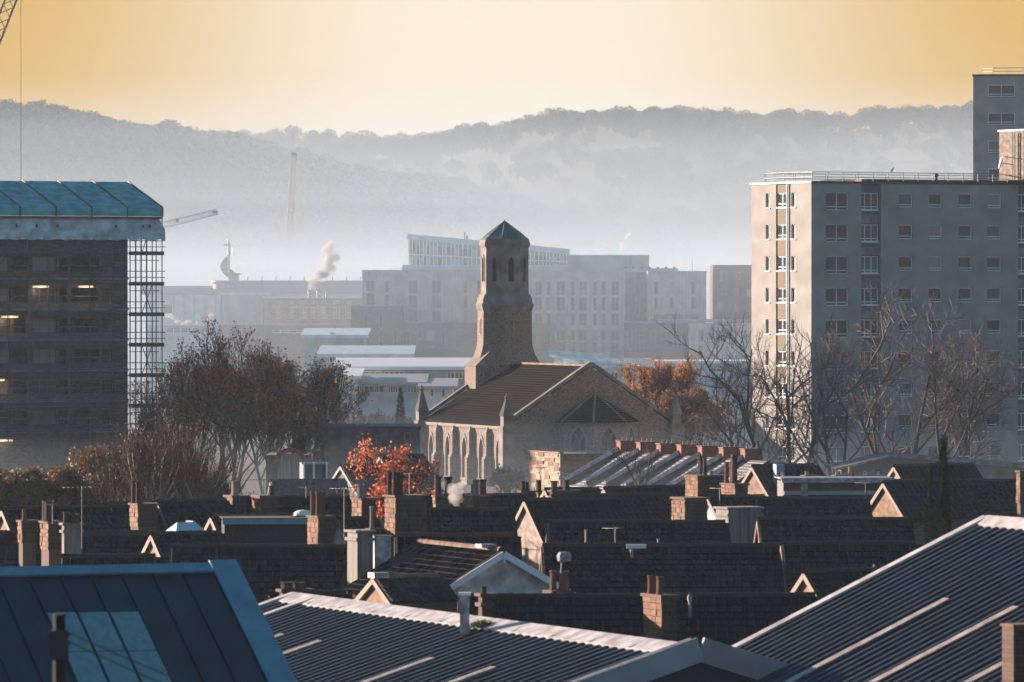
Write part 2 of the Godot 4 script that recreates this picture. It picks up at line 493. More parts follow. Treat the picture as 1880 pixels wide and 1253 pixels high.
func ground_and_hills() -> void:
	var g := MB.new()
	g.quad(Vector3(-2600, 0, 200), Vector3(2600, 0, 200), Vector3(2600, 0, -4200), Vector3(-2600, 0, -4200))
	var o := put(g.mesh(), "ground", M("soil"), self)
	meta(o, "dark town ground under the houses and out to the hills", "ground", "", "structure")
	# three ridges: [distance of crest, foot distance, skyline of the bare ground as (u, v)]
	var ridges := [
		["hill_far", 3300.0, 2500.0, [[-900, 350], [200, 320], [320, 292], [400, 276], [540, 272], [650, 274], [700, 280], [760, 284], [860, 282], [1000, 280], [1200, 320], [2600, 360]], "wooded far ridge between the two nearer hills"],
		["hill_right", 2800.0, 1500.0, [[-900, 440], [400, 365], [600, 318], [700, 294], [800, 284], [900, 264], [980, 247], [1060, 242], [1200, 238], [1300, 242], [1400, 243], [1530, 250], [1590, 238], [1700, 234], [1800, 228], [2000, 220], [2600, 240]], "broad wooded hill behind the flats, fading into mist"],
		["hill_left", 2300.0, 1400.0, [[-900, 235], [-200, 225], [0, 230], [60, 232], [120, 236], [200, 256], [260, 266], [340, 272], [420, 290], [560, 325], [760, 370], [1100, 450], [1300, 520]], "dark wooded hill beside the building under scaffolding"],
	]
	var n := FastNoiseLite.new()
	n.seed = 3
	n.frequency = 0.004
	var winter := [far_tree(1), far_tree(2), far_tree(3)]
	var ever := far_ever()
	for r in ridges:
		var dc: float = r[1]
		var df: float = r[2]
		var mb := MB.new()
		var cols := 90
		var rows := 14
		var x0 := X(r[3][0][0], dc)
		var x1 := X(r[3][-1][0], dc)
		var hgt := func(x: float, d: float) -> float:
			var u: float = 940.0 + x * F / dc
			var v: float = r[3][-1][1]
			for i in r[3].size() - 1:
				if u <= r[3][i + 1][0]:
					v = lerpf(r[3][i][1], r[3][i + 1][1], smoothstep(0, 1, clampf((u - r[3][i][0]) / float(r[3][i + 1][0] - r[3][i][0]), 0, 1)))
					break
			var t := clampf((d - df) / (dc - df), 0.0, 1.0)
			var back := clampf((d - dc) / 500.0, 0.0, 1.0)
			return maxf(-2.0, (Y(v, dc) + n.get_noise_2d(x * 2, d) * 7.0 * sin(t * PI)) * smoothstep(0, 1, pow(t, 0.8)) * (1.0 - 0.5 * back))
		for i in cols:
			for j in rows:
				var p := []
				for q in [[0, 0], [1, 0], [1, 1], [0, 1]]:
					var x := lerpf(x0, x1, float(i + q[0]) / cols)
					var d := lerpf(df, dc + 450.0, float(j + q[1]) / rows)
					p.append(Vector3(x, hgt.call(x, d), -d))
				mb.quad(p[0], p[1], p[2], p[3])
		var h := put(mb.mesh(), r[0], M("hill_soil"), self)
		meta(h, r[4], "hill", "", "structure")
		# the wood on the slope, one mass
		var mm := MultiMesh.new()
		mm.transform_format = MultiMesh.TRANSFORM_3D
		var left: bool = r[0] == "hill_left"
		mm.mesh = far_ever() if left else winter[1]
		var xf := []
		for k in (2600 if not left else 2200):
			var x := rng.randf_range(x0, x1)
			var d := lerpf(df + 150.0, dc - 10.0, pow(rng.randf(), 0.6))
			var u: float = 940.0 + x * F / d
			if u < -60 or u > 1960: continue
			var s := rng.randf_range(7.0, 12.0)
			xf.append(Transform3D(Basis(Vector3.UP, rng.randf() * TAU).scaled(Vector3(s, s * rng.randf_range(0.7, 1.0), s)), Vector3(x, hgt.call(x, d) - 0.8, -d)))
		mm.instance_count = xf.size()
		for k in xf.size(): mm.set_instance_transform(k, xf[k])
		var wd := MultiMeshInstance3D.new()
		wd.multimesh = mm
		wd.name = "woodland" if not taken.has("woodland") else "woodland_%03d" % taken["woodland"]
		taken["woodland"] = taken.get("woodland", 0) + 1
		wd.material_override = M("far_ever") if left else M("far_wood")
		add_child(wd, true)
		meta(wd, {"hill_far": "pale winter wood covering the far ridge", "hill_right": "pale winter wood covering the broad hill behind the flats", "hill_left": "dark wood covering the hill beside the scaffolded building"}[r[0]], "woodland", "", "stuff")
		# trees one can tell apart along the crest
		var spots := []
		if left:
			for k in 26: spots.append(-20 + k * 14.5)
		elif r[0] == "hill_far":
			for k in 15: spots.append(345 + k * 33)
		else:
			for k in 34: spots.append(830 + k * 29)
		var first: Node3D = null
		for s in spots:
			var u: float = s + rng.randf_range(-7, 7)
			var d := dc - rng.randf_range(0, 25)
			var x := X(u, d)
			var at := Vector3(x, hgt.call(x, d) - 0.5, -d)
			var tr: Node3D
			if first == null:
				first = thing("crest_tree", "", "tree", at)
				tr = first
				if left: put(ever, "crown", M("far_ever"), tr)
				else: put(winter[0], "crown", M("far_wood"), tr)
				put(stick(), "trunk", M("far_wood"), tr)
				meta(tr, {"hill_far": "bare tree in the row on the far ridge, light showing between trunks", "hill_right": "bare rounded tree on the skyline of the broad hill", "hill_left": "dark rounded tree on the skyline of the dark hill"}[r[0]], "tree", {"hill_far": "trees on the far ridge", "hill_right": "trees on the broad hill's skyline", "hill_left": "trees on the dark hill's skyline"}[r[0]])
			else:
				tr = first.duplicate()
				tr.name = numbered("crest_tree")
				add_child(tr)
				if not left: tr.get_child(0).mesh = winter[rng.randi() % 3]
			var sz := rng.randf_range(7.0, 13.5) if not left else rng.randf_range(5.5, 8.5)
			if r[0] == "hill_far": sz = rng.randf_range(11.0, 14.5)
			tr.transform = Transform3D(Basis(Vector3.UP, rng.randf() * TAU).scaled(Vector3(sz * rng.randf_range(0.9, 1.3), sz, sz)), at)
func stick() -> Mesh:
	if not meshes.has("stick"):
		var mb := MB.new()
		mb.tube(Vector3(0, -0.05, 0), Vector3(0.01, 0.45, 0), 0.028, 0.016, 5)
		meshes["stick"] = mb.mesh()
	return meshes["stick"]
func far_tree(s: int) -> Mesh:             # a bare winter crown one unit high
	var r := RandomNumberGenerator.new()
	r.seed = s
	var mb := MB.new()
	for i in 9:
		var g := TAU * (i + r.randf()) / 9
		var k := r.randf_range(0.12, 0.36)
		mb.tube(Vector3(0, r.randf_range(0.12, 0.4), 0), Vector3(cos(g) * k, r.randf_range(0.6, 0.85), sin(g) * k), 0.016, 0.007, 3)
	for i in 560:                         # twigs fill a rounded crown and point outwards
		var v := Vector3(r.randfn(), r.randfn(), r.randfn()).normalized() * pow(r.randf(), 0.4)
		var p := Vector3(v.x * 0.4, 0.6 + v.y * 0.3, v.z * 0.4)
		var dir := (v * 0.7 + Vector3(r.randfn() * 0.3, 0.25 + r.randfn() * 0.3, r.randfn() * 0.3)).normalized()
		mb.tube(p, p + dir * r.randf_range(0.06, 0.13), 0.014, 0.0, 3)
	return mb.mesh()
func far_ever() -> Mesh:                   # a dense crown of small leaf clumps one unit high
	if meshes.has("ever"): return meshes["ever"]
	var r := RandomNumberGenerator.new()
	r.seed = 21
	var mb := MB.new()
	for i in 420:
		var v := Vector3(r.randfn(), r.randfn(), r.randfn()).normalized() * pow(r.randf(), 0.3)
		var p := Vector3(v.x * 0.48, 0.56 + v.y * 0.42, v.z * 0.48)
		var a := Vector3(r.randfn(), r.randfn(), r.randfn()).normalized() * 0.09
		var b := Vector3(r.randfn(), r.randfn(), r.randfn()).normalized() * 0.09
		mb.tri(p - a, p + a, p + b)
	meshes["ever"] = mb.mesh()
	return meshes["ever"]

func bank(called: String, label: String, c: Vector3, s: Vector3, density: float, col := Color(0.86, 0.94, 1.0), round := false, parent: Node = null) -> void:
	var f := FogVolume.new()
	f.shape = RenderingServer.FOG_VOLUME_SHAPE_ELLIPSOID if round else RenderingServer.FOG_VOLUME_SHAPE_BOX
	f.size = s
	f.position = c
	var m := FogMaterial.new()
	m.density = density
	m.albedo = col
	f.material = m
	f.name = called if parent else numbered(called)
	(parent if parent else self).add_child(f, true)
	if parent == null: meta(f, label, "mist", "", "stuff")
func mist() -> void:
	# morning mist lying in the valley behind the church, deeper towards the hills
	for q in [[7.0, 330.0, 560.0, 0.0009], [26.0, 540.0, 2900.0, 0.0021], [50.0, 850.0, 3200.0, 0.0007], [76.0, 1500.0, 3300.0, 0.00045]]:
		var mid: float = (q[1] + q[2]) / 2
		bank("mist", "pale mist %s" % {7: "lying low among the trees round the church", 26: "filling the valley behind the church", 50: "banked in front of the hills", 76: "rising thinly against the hillsides"}[int(q[0])], Vector3(0, q[0] / 2 - 1.0, -mid), Vector3(1900, q[0], q[2] - q[1]), q[3])

func far_works() -> void:
	var d := 760.0
	var k := d / F
	# long dark-roofed works
	var w := block("factory_shed", "long dark roofed factory shed behind the pink brick building", "factory", 436, 672, 540, 800.0, 40.0, M("pale_grey"))
	var o: Node3D = w.o
	var mb := MB.new()
	var y0: float = w.h
	var y1 := Y(515, 800.0)
	mb.quad(Vector3(-0.5, y0 - 2.5, 0.4), Vector3(w.w + 0.5, y0 - 2.5, 0.4), Vector3(w.w + 0.5, y1, -9), Vector3(-0.5, y1, -9))
	mb.quad(Vector3(w.w + 0.5, y0 - 2.5, -18), Vector3(-0.5, y0 - 2.5, -18), Vector3(-0.5, y1, -9), Vector3(w.w + 0.5, y1, -9))
	put(mb.mesh(), "roof", M("shed_roof"), o)
	for i in 9: bx(o, "roof_seam", M("shed_roof"), Vector3(w.w * (i + 0.5) / 9, (y0 - 2.5 + y1) / 2 + 0.15, -4.2), Vector3(0.12, 0.12, 12.2), Basis(Vector3.RIGHT, atan((y1 - y0 + 2.5) / 9.4)))
	# blue shed with grey half
	w = block("blue_shed", "pale blue metal shed with dark roof beside the scaffolded building", "shed", 270, 405, 541, d, 24.0, M("pale_blue"), [[300, 559, 315, 576]])
	o = w.o
	span(o, "shutter", M("shed_roof"), Vector3(w.holes[0][0], w.holes[0][1], -0.25), Vector3(w.holes[0][2], w.holes[0][3], -0.2))
	mb = MB.new()
	mb.quad(Vector3(-1, w.h, 0.3), Vector3(w.w + 1.0, w.h, 0.3), Vector3(w.w - 1.5, Y(525, d), -8), Vector3(-1, Y(525, d), -8))
	mb.quad(Vector3(-1, Y(525, d), -8), Vector3(w.w - 1.5, Y(525, d), -8), Vector3(w.w + 1, w.h, -20), Vector3(-1, w.h, -20))
	put(mb.mesh(), "roof", M("shed_roof"), o)
	for i in 7: bx(o, "cladding_joint", M("pale_grey"), Vector3(w.w * (i + 0.5) / 7, w.h * 0.5, 0.03), Vector3(0.08, w.h - 0.1, 0.06))
	w = block("grey_shed", "pale grey metal clad store joined to the blue shed", "shed", 406, 483, 542, d - 2, 22.0, M("pale_grey"), [[476, 552, 483, 604]])
	span(w.o, "door", M("plant_blue"), Vector3(w.holes[0][0], w.holes[0][1], -0.25), Vector3(w.holes[0][2], w.holes[0][3], -0.2))
	for i in 5: bx(w.o, "cladding_joint", M("plant_blue"), Vector3(w.w * (i + 0.5) / 6, w.h * 0.5, 0.03), Vector3(0.08, w.h - 0.1, 0.06))
	span(w.o, "parapet", M("pale_blue"), Vector3(-0.1, w.h, -22), Vector3(w.w + 0.1, w.h + 0.35, 0.12))
	# round drum tower with a spiral sail sculpture
	var c := W(414, 540, d + 6.0)
	o = thing("drum_tower", "round pale grey tower with flared rim above the sheds", "tower", Vector3(c.x, 0, c.z))
	mb = MB.new()
	var prof := [[24, 0.0], [24, Y(522, d)], [27, Y(519, d)], [27, Y(515, d)], [0.1, Y(515, d)]]
	lathe(mb, prof, k, 24)
	put(mb.mesh(), "wall", M("pale_grey"), o)
	o = thing("roof_hut", "small grey hut on the rim of the round tower", "hut", W(428, 515, d + 5.0))
	span(o, "wall", M("pale_grey"), Vector3(-0.5, 0, -0.8), Vector3(0.75, 0.75, 0.8))
	span(o, "roof", M("shed_roof"), Vector3(-0.7, 0.75, -1.0), Vector3(0.95, 0.95, 1.0))
	var b := W(419.5, 515, d + 6.0)
	o = thing("sail_sculpture", "white mast with curved metal sails standing on the round tower", "sculpture", b)
	rod(o, "mast", M("white_paint"), Vector3.ZERO, Vector3(0, 5.6, 0), 0.2)
	for q in [[0.2, 3.5, -1.1, 24.0], [0.25, 1.6, 0.95, 24.0], [3.3, 5.0, 0.6, 12.0], [4.6, 4.95, -0.75, 4.0]]:
		var s := MB.new()
		for i in 10:
			var f0: float = i / 10.0
			var f1: float = (i + 1) / 10.0
			var a0 := Vector3(q[2] * sin(f0 * PI), lerpf(q[0], q[1], f0), 0.8 * sin(f0 * PI))
			var a1 := Vector3(q[2] * sin(f1 * PI), lerpf(q[0], q[1], f1), 0.8 * sin(f1 * PI))
			s.quad(Vector3(0, lerpf(q[0], q[1], f0), 0), a0, a1, Vector3(0, lerpf(q[0], q[1], f1), 0))
			s.quad(Vector3(0, lerpf(q[0], q[1], f1), -0.05), a1 - Vector3(0, 0, 0.05), a0 - Vector3(0, 0, 0.05), Vector3(0, lerpf(q[0], q[1], f0), -0.05))
		put(s.mesh(), "sail", M("zinc"), o)
	# pink brick works with tall lit windows
	var hs := []
	for u in [506, 532, 550, 571, 588, 611, 634]:
		var ww: float = [8, 7, 13, 8, 10, 13, 10][[506, 532, 550, 571, 588, 611, 634].find(u)]
		hs.append([u, 552, u + ww, 559])
		hs.append([u, 563, u + ww, 586])
	w = block("brick_works", "pink brick works with tall pale windows below the long dark roof", "building", 484, 668, 548, d - 20, 22.0, M("pink_brick"), hs)
	for q in w.holes: window(w.o, Transform3D(), q, 0.22, M("beige_pale"), M("glass_blind"), [0.5], [0.5] if q[3] - q[1] > 1.0 else [], null, 0.09)
	span(w.o, "parapet", M("beige_pale"), Vector3(-0.1, w.h, -22), Vector3(w.w, w.h + 0.25, 0.15))
	span(w.o, "string_course", M("mauve_brick"), Vector3(0, Y(592, d - 20), 0.003), Vector3(w.w, Y(590, d - 20), 0.1))
	var fi := 0
	for u in [567, 571, 583, 599]:
		var f := thing("steel_flue", "steel flue pipe on the roof of the pink brick works", "flue", W(u, 548, d - 26), 0, "flues on the pink brick works")
		rod(f, "pipe", M("zinc"), Vector3(0, 0.1, 0), Vector3(0, 0.95, 0), 0.16)
		rod(f, "cowl", M("zinc"), Vector3(0, 0.95, 0), Vector3(0, 1.1, 0), 0.24)
	w = block("low_store", "low brick store in front of the pink brick works", "building", 400, 665, 596, d - 40, 10.0, M("mauve_brick"), [[500, 606, 560, 612], [618, 604, 648, 612]])
	for q in w.holes: window(w.o, Transform3D(), q, 0.2, M("white_frame"), M("glass_curtain"), [0.25, 0.5, 0.75], [], null, 0.08)
	w = block("round_ended_store", "low dark blue grey store with two steaming flues beside the trees", "building", 270, 402, 597, 720.0, 10.0, M("plant_blue"), [[305, 601, 345, 612], [352, 601, 395, 612]])
	for q in w.holes: window(w.o, Transform3D(), q, 0.2, M("white_frame"), M("glass_dark"), [0.33, 0.66], [], null, 0.08)
	for u in [342, 361]:
		var f := thing("steel_flue", "slim white flue on the low blue grey store", "flue", W(u, 600, 724), 0, "flues on the low blue grey store")
		rod(f, "pipe", M("white_paint"), Vector3(0, -0.6, 0), Vector3(0, 0.75, 0), 0.12)
		rod(f, "cowl", M("zinc"), Vector3(0, 0.75, 0), Vector3(0, 0.85, 0), 0.17)

func lathe(mb: MB, prof: Array, k: float, n: int, phase := 0.0, centre := Vector3.ZERO) -> void:
	for i in prof.size() - 1:
		for j in n:
			var g := TAU * (j + phase) / n
			var h := TAU * (j + 1 + phase) / n
			var p := Vector3(sin(g), 0, cos(g))
			var q := Vector3(sin(h), 0, cos(h))
			var r0: float = prof[i][0] * k
			var r1: float = prof[i + 1][0] * k
			var a: Vector3 = centre + p * r0 + Vector3(0, prof[i][1], 0)
			var b: Vector3 = centre + q * r0 + Vector3(0, prof[i][1], 0)
			var c: Vector3 = centre + q * r1 + Vector3(0, prof[i + 1][1], 0)
			var e: Vector3 = centre + p * r1 + Vector3(0, prof[i + 1][1], 0)
			if r1 < 0.001: mb.tri(a, b, c)
			elif r0 < 0.001: mb.tri(a, c, e)
			else: mb.quad(a, b, c, e)

func ribs(o: Node3D, m: Material, x0: float, x1: float, y0: float, y1: float, step: float, holes: Array) -> void:
	var mb := MB.new()
	var x := x0 + step / 2
	while x < x1:
		var segs := [[y0, y1]]
		for q in holes:
			if x > q[0] - 0.08 and x < q[2] + 0.08:
				var nx := []
				for s in segs:
					if q[3] <= s[0] or q[1] >= s[1]: nx.append(s)
					else:
						if q[1] > s[0]: nx.append([s[0], q[1]])
						if q[3] < s[1]: nx.append([q[3], s[1]])
				segs = nx
		for s in segs: mb.box(Vector3(x, (s[0] + s[1]) / 2, 0.04), Vector3(0.1, s[1] - s[0] - 0.02, 0.08))
		x += step
	var r := put(mb.mesh(), "cladding_ribs", m, o)
	r.set_meta("kind", "stuff")
func glaze(w: Dictionary, fm: Material, cols: Array, rows: Array) -> void:
	for q in w.holes:
		var g: Material = [M("glass_dark"), M("glass_dark"), M("glass_dark"), M("glass_curtain"), M("glass_dark"), M("glass_pale")][rng.randi() % 6]
		window(w.o, Transform3D(), q, 0.2, fm, g, cols if q[2] - q[0] > 0.7 else [], rows, null, 0.08)

func far_flats() -> void:
	var d := 690.0
	var k := d / F
	# glazed top storey with a sloping roof, set back
	var w := block("glazed_penthouse", "pale blue glazed penthouse with a sloping roof behind the church tower", "building", 750, 1043, 494, d + 12, 16.0, M("plant_blue"))
	var o: Node3D = w.o
	var kk := (d + 12) / F
	var mb := MB.new()
	var ya := Y(433, d + 12)
	var yb := Y(461, d + 12)
	var wx: float = w.w
	mb.quad(Vector3(0, w.h, 0), Vector3(wx, w.h, 0), Vector3(wx, yb, 0), Vector3(0, ya, 0))
	mb.quad(Vector3(0, ya, 0), Vector3(wx, yb, 0), Vector3(wx, yb, -15), Vector3(0, ya, -15))
	mb.quad(Vector3(0, w.h, -15), Vector3(0, w.h, 0), Vector3(0, ya, 0), Vector3(0, ya, -15))
	mb.quad(Vector3(wx, w.h, 0), Vector3(wx, w.h, -15), Vector3(wx, yb, -15), Vector3(wx, yb, 0))
	put(mb.mesh(), "glazed_wall", M("glass_pale"), o)
	var us := [752, 757, 764, 770, 777, 783, 789, 796, 803, 812, 819, 828, 835, 842, 850, 859, 866, 875, 882, 968, 974, 981, 989, 997, 1003, 1009, 1016, 1022, 1028, 1034, 1040]
	for i in us.size():
		var x: float = (us[i] - 750) * kk
		var top := lerpf(ya, yb, x / wx)
		span(o, "mullion", M("white_frame"), Vector3(x - 0.07, w.h, 0.002), Vector3(x + 0.07, top - 0.4, 0.14))
		if i + 1 < us.size() and us[i + 1] - us[i] < 20:
			var x2: float = (us[i + 1] - 750) * kk
			for row in 2:
				var q0 := lerpf(w.h, top - 0.9, row * 0.5) + 0.15
				var q1 := lerpf(w.h, top - 0.9, row * 0.5 + 0.5) - 0.1
				span(o, "pane", M(["glass_teal", "glass_pale", "glass_curtain", "glass_teal", "plant_blue"][rng.randi() % 5]), Vector3(x + 0.08, q0, 0.002), Vector3(x2 - 0.08, q1, 0.05))
	bar(o, "transom", M("white_frame"), Vector3(0, (w.h + ya - 0.5) / 2, 0.08), Vector3(wx, (w.h + yb - 0.5) / 2, 0.08), 0.16, 0.17)
	bar(o, "fascia", M("pale_blue"), Vector3(-0.2, ya - 0.1, 0.1), Vector3(wx + 0.2, yb - 0.1, 0.1), 0.7, 0.3)
	span(o, "terrace_wall", M("pale_blue"), Vector3(-0.8, w.h - 0.6, 0.5), Vector3(wx, w.h + 0.5, 0.7))
	var vent := thing("roof_vent", "twin vent pipes on the sloping penthouse roof", "vent", W(853, 438, d + 16))
	rod(vent, "pipe", M("dark_metal"), Vector3(0, -0.3, 0), Vector3(0, 0.8, 0), 0.1)
	rod(vent, "pipe", M("dark_metal"), Vector3(0.3, -0.3, 0), Vector3(0.3, 0.4, 0), 0.1)
	w = block("plant_block", "plain blue rooftop plant block right of the glazed penthouse", "building", 1043, 1192, 470, d + 14, 14.0, M("plant_blue"), [[1050, 484, 1066, 494]])
	span(w.o, "louvre", M("pale_grey"), Vector3(w.holes[0][0], w.holes[0][1], -0.2), Vector3(w.holes[0][2], w.holes[0][3], -0.15))
	span(w.o, "parapet", M("pale_blue"), Vector3(-0.1, w.h, -14), Vector3(w.w + 0.1, w.h + 0.12, 0.1))
	rod(w.o, "downpipe", M("pale_grey"), Vector3(w.w * 0.77, 0, 0.1), Vector3(w.w * 0.77, w.h, 0.1), 0.08)
	w = block("roof_screen", "low blue roof screen with small vents on the beige flats", "screen", 1140, 1245, 493, d + 5, 6.0, M("plant_blue"))
	for i in 7: span(w.o, "vent", M("dark_metal"), Vector3(w.w * (i + 0.4) / 7, w.h, -0.8), Vector3(w.w * (i + 0.4) / 7 + 0.3, w.h + 0.18, -0.4))
	# left wing
	w = block("beige_flats", "beige ribbed wing of flats, lowest and farthest from the block of flats with roof rails", "flats", 665, 740, 498, d, 16.0, M("beige_clad"), [[672, 515, 687, 535], [672, 539, 687, 561], [706, 515, 714, 537], [706, 541, 714, 561]])
	glaze(w, M("grey_metal"), [0.5], [0.3])
	ribs(w.o, M("beige_pale"), 0, w.w, Y(562, d), w.h, 0.42, w.holes)
	span(w.o, "coping", M("plant_blue"), Vector3(-0.1, w.h, -16), Vector3(w.w, w.h + 0.15, 0.15))
	var cols := [[750, 766], [793, 809], [851, 858], [876, 884]]
	var hs := []
	for c in cols:
		for r in [[515, 539], [543, 566], [570, 592]]: hs.append([c[0], r[0], c[1], r[1]])
	w = block("beige_flats", "beige ribbed flats with wide window bays left of the church tower", "flats", 740, 975, 498, d - 1, 17.0, M("beige_clad"), hs)
	glaze(w, M("grey_metal"), [0.5], [0.3])
	ribs(w.o, M("beige_pale"), 0, w.w, Y(593, d), w.h, 0.42, w.holes)
	span(w.o, "coping", M("plant_blue"), Vector3(0, w.h, -16), Vector3(w.w, w.h + 0.15, 0.15))
	hs = []
	for c in [[982, 995], [1004, 1011], [1022, 1037], [1048, 1055], [1064, 1077], [1089, 1096], [1105, 1112], [1123, 1136]]:
		for r in [[517, 543], [546, 570], [576, 598], [607, 625], [629, 648]]: hs.append([c[0], r[0], c[1], r[1]])
	w = block("beige_flats", "beige flats with eight slim window columns right of the church tower", "flats", 976, 1148, 499, d - 3, 17.0, M("beige_clad"), hs)
	glaze(w, M("grey_metal"), [0.5], [0.3])
	ribs(w.o, M("beige_pale"), 0, w.w, Y(600, d), w.h, 0.42, w.holes)
	span(w.o, "coping", M("plant_blue"), Vector3(0, w.h, -16), Vector3(w.w, w.h + 0.15, 0.15))
	span(w.o, "band", M("beige_pale"), Vector3((1018 - 976) * k, Y(606, d), 0.1), Vector3(w.w, Y(601, d), 0.35))
	for u in [1019, 1042, 1058, 1083, 1100, 1117, 1142]: span(w.o, "pier", M("beige_pale"), Vector3((u - 976) * k - 0.15, 0, 0.1), Vector3((u - 976) * k + 0.15, Y(606, d), 0.3))
	w = block("grey_flats", "plain grey brick link wing set back among the beige flats", "flats", 1148, 1189, 500, d + 3, 14.0, M("concrete"), [[1167, 518, 1182, 536], [1167, 541, 1182, 556], [1167, 562, 1182, 578]])
	glaze(w, M("grey_metal"), [0.5], [])
	w = block("beige_flats", "beige ribbed end wing of flats with a long glazed balcony", "flats", 1189, 1297, 500, d - 3, 17.0, M("beige_clad"), [[1201, 517, 1208, 541], [1201, 545, 1208, 568], [1230, 517, 1237, 541], [1230, 545, 1237, 568], [1269, 517, 1276, 541], [1269, 545, 1276, 568], [1200, 577, 1284, 590]])
	glaze(w, M("grey_metal"), [0.33, 0.66], [])
	ribs(w.o, M("beige_pale"), 0, w.w, Y(592, d), w.h, 0.42, w.holes)
	span(w.o, "coping", M("plant_blue"), Vector3(0, w.h, -16), Vector3(w.w + 0.1, w.h + 0.15, 0.15))
	span(w.o, "balcony_glass", M("glass_pale"), Vector3((1194 - 1189) * k, Y(592, d), 0.9), Vector3(w.w + 5.0, Y(586, d), 0.95))
	# brick lower storeys, nearer
	w = block("brick_flats", "mauve brick block of flats with slit windows below the beige wing", "flats", 644, 738, 562, d - 9, 9.0, M("mauve_brick"), [[668, 575, 675, 602], [668, 606, 675, 640], [696, 575, 703, 602], [696, 606, 703, 640], [722, 606, 729, 640], [650, 600, 660, 612]])
	glaze(w, M("grey_metal"), [], [0.4])
	w = block("brick_flats", "mauve brick flats with a dark balcony left of the church tower", "flats", 738, 1018, 593, d - 8, 7.0, M("mauve_brick"), [[740, 607, 753, 640], [767, 607, 774, 622], [783, 607, 798, 640], [811, 607, 817, 640], [836, 607, 845, 640], [866, 607, 873, 640], [984, 607, 995, 640], [1004, 607, 1011, 640]])
	glaze(w, M("grey_metal"), [0.5], [0.5])
	span(w.o, "balcony", M("dark_brick"), Vector3((768 - 738) * k, Y(634, d), 0.003), Vector3((800 - 738) * k, Y(625, d), 1.2))
	w = block("brick_flats", "grey brown brick flats with lit windows below the balcony wing", "flats", 1148, 1264, 594, d - 8, 7.0, M("mauve_brick"), [[1153, 607, 1161, 640], [1167, 607, 1182, 625], [1167, 629, 1182, 650], [1195, 607, 1204, 640], [1214, 607, 1224, 640], [1236, 607, 1252, 640]])
	glaze(w, M("grey_metal"), [0.5], [0.5])
	span(w.o, "coping", M("pale_grey"), Vector3(0, w.h, -6.5), Vector3(w.w, w.h + 0.2, 0.12))
	w = block("brick_flats", "pale mauve brick flats with slit windows beside the block of flats with roof rails", "flats", 1265, 1420, 594, d - 10, 9.0, M("beige_pale"), [[1283, 607, 1290, 628], [1283, 634, 1290, 660], [1315, 607, 1322, 640], [1342, 607, 1348, 640], [1360, 607, 1372, 640]])
	glaze(w, M("grey_metal"), [], [0.5])
	w = block("dark_brick_block", "dark brick flats with an open roof frame beside the block of flats with roof rails", "flats", 1310, 1420, 489, d + 20, 12.0, M("dark_brick"), [[1321, 498, 1328, 518], [1352, 500, 1360, 514], [1320, 530, 1333, 541], [1347, 530, 1357, 544], [1370, 530, 1380, 546], [1319, 557, 1333, 573], [1347, 557, 1357, 573], [1370, 557, 1380, 573]])
	var i := 0
	for q in w.holes:
		window(w.o, Transform3D(), q, 0.2, M("grey_metal"), [M("glass_pale"), M("glass_dark"), M("glass_dark"), M("glass_teal"), M("glass_pale"), M("glass_blind"), M("glass_blind"), M("glass_teal")][i], [0.5] if i > 1 else [], [], null, 0.08)
		i += 1
	span(w.o, "coping", M("shed_roof"), Vector3(-0.1, w.h, -12), Vector3(w.w, w.h + 0.15, 0.12))
	var mast := thing("roof_mast", "thin mast on the beige flats beside the dark brick flats", "mast", W(1271, 500, d + 4))
	rod(mast, "pole", M("grey_metal"), Vector3.ZERO, Vector3(0, 1.7, 0), 0.035)
	rod(mast, "foot", M("grey_metal"), Vector3.ZERO, Vector3(0, 0.2, 0), 0.1)

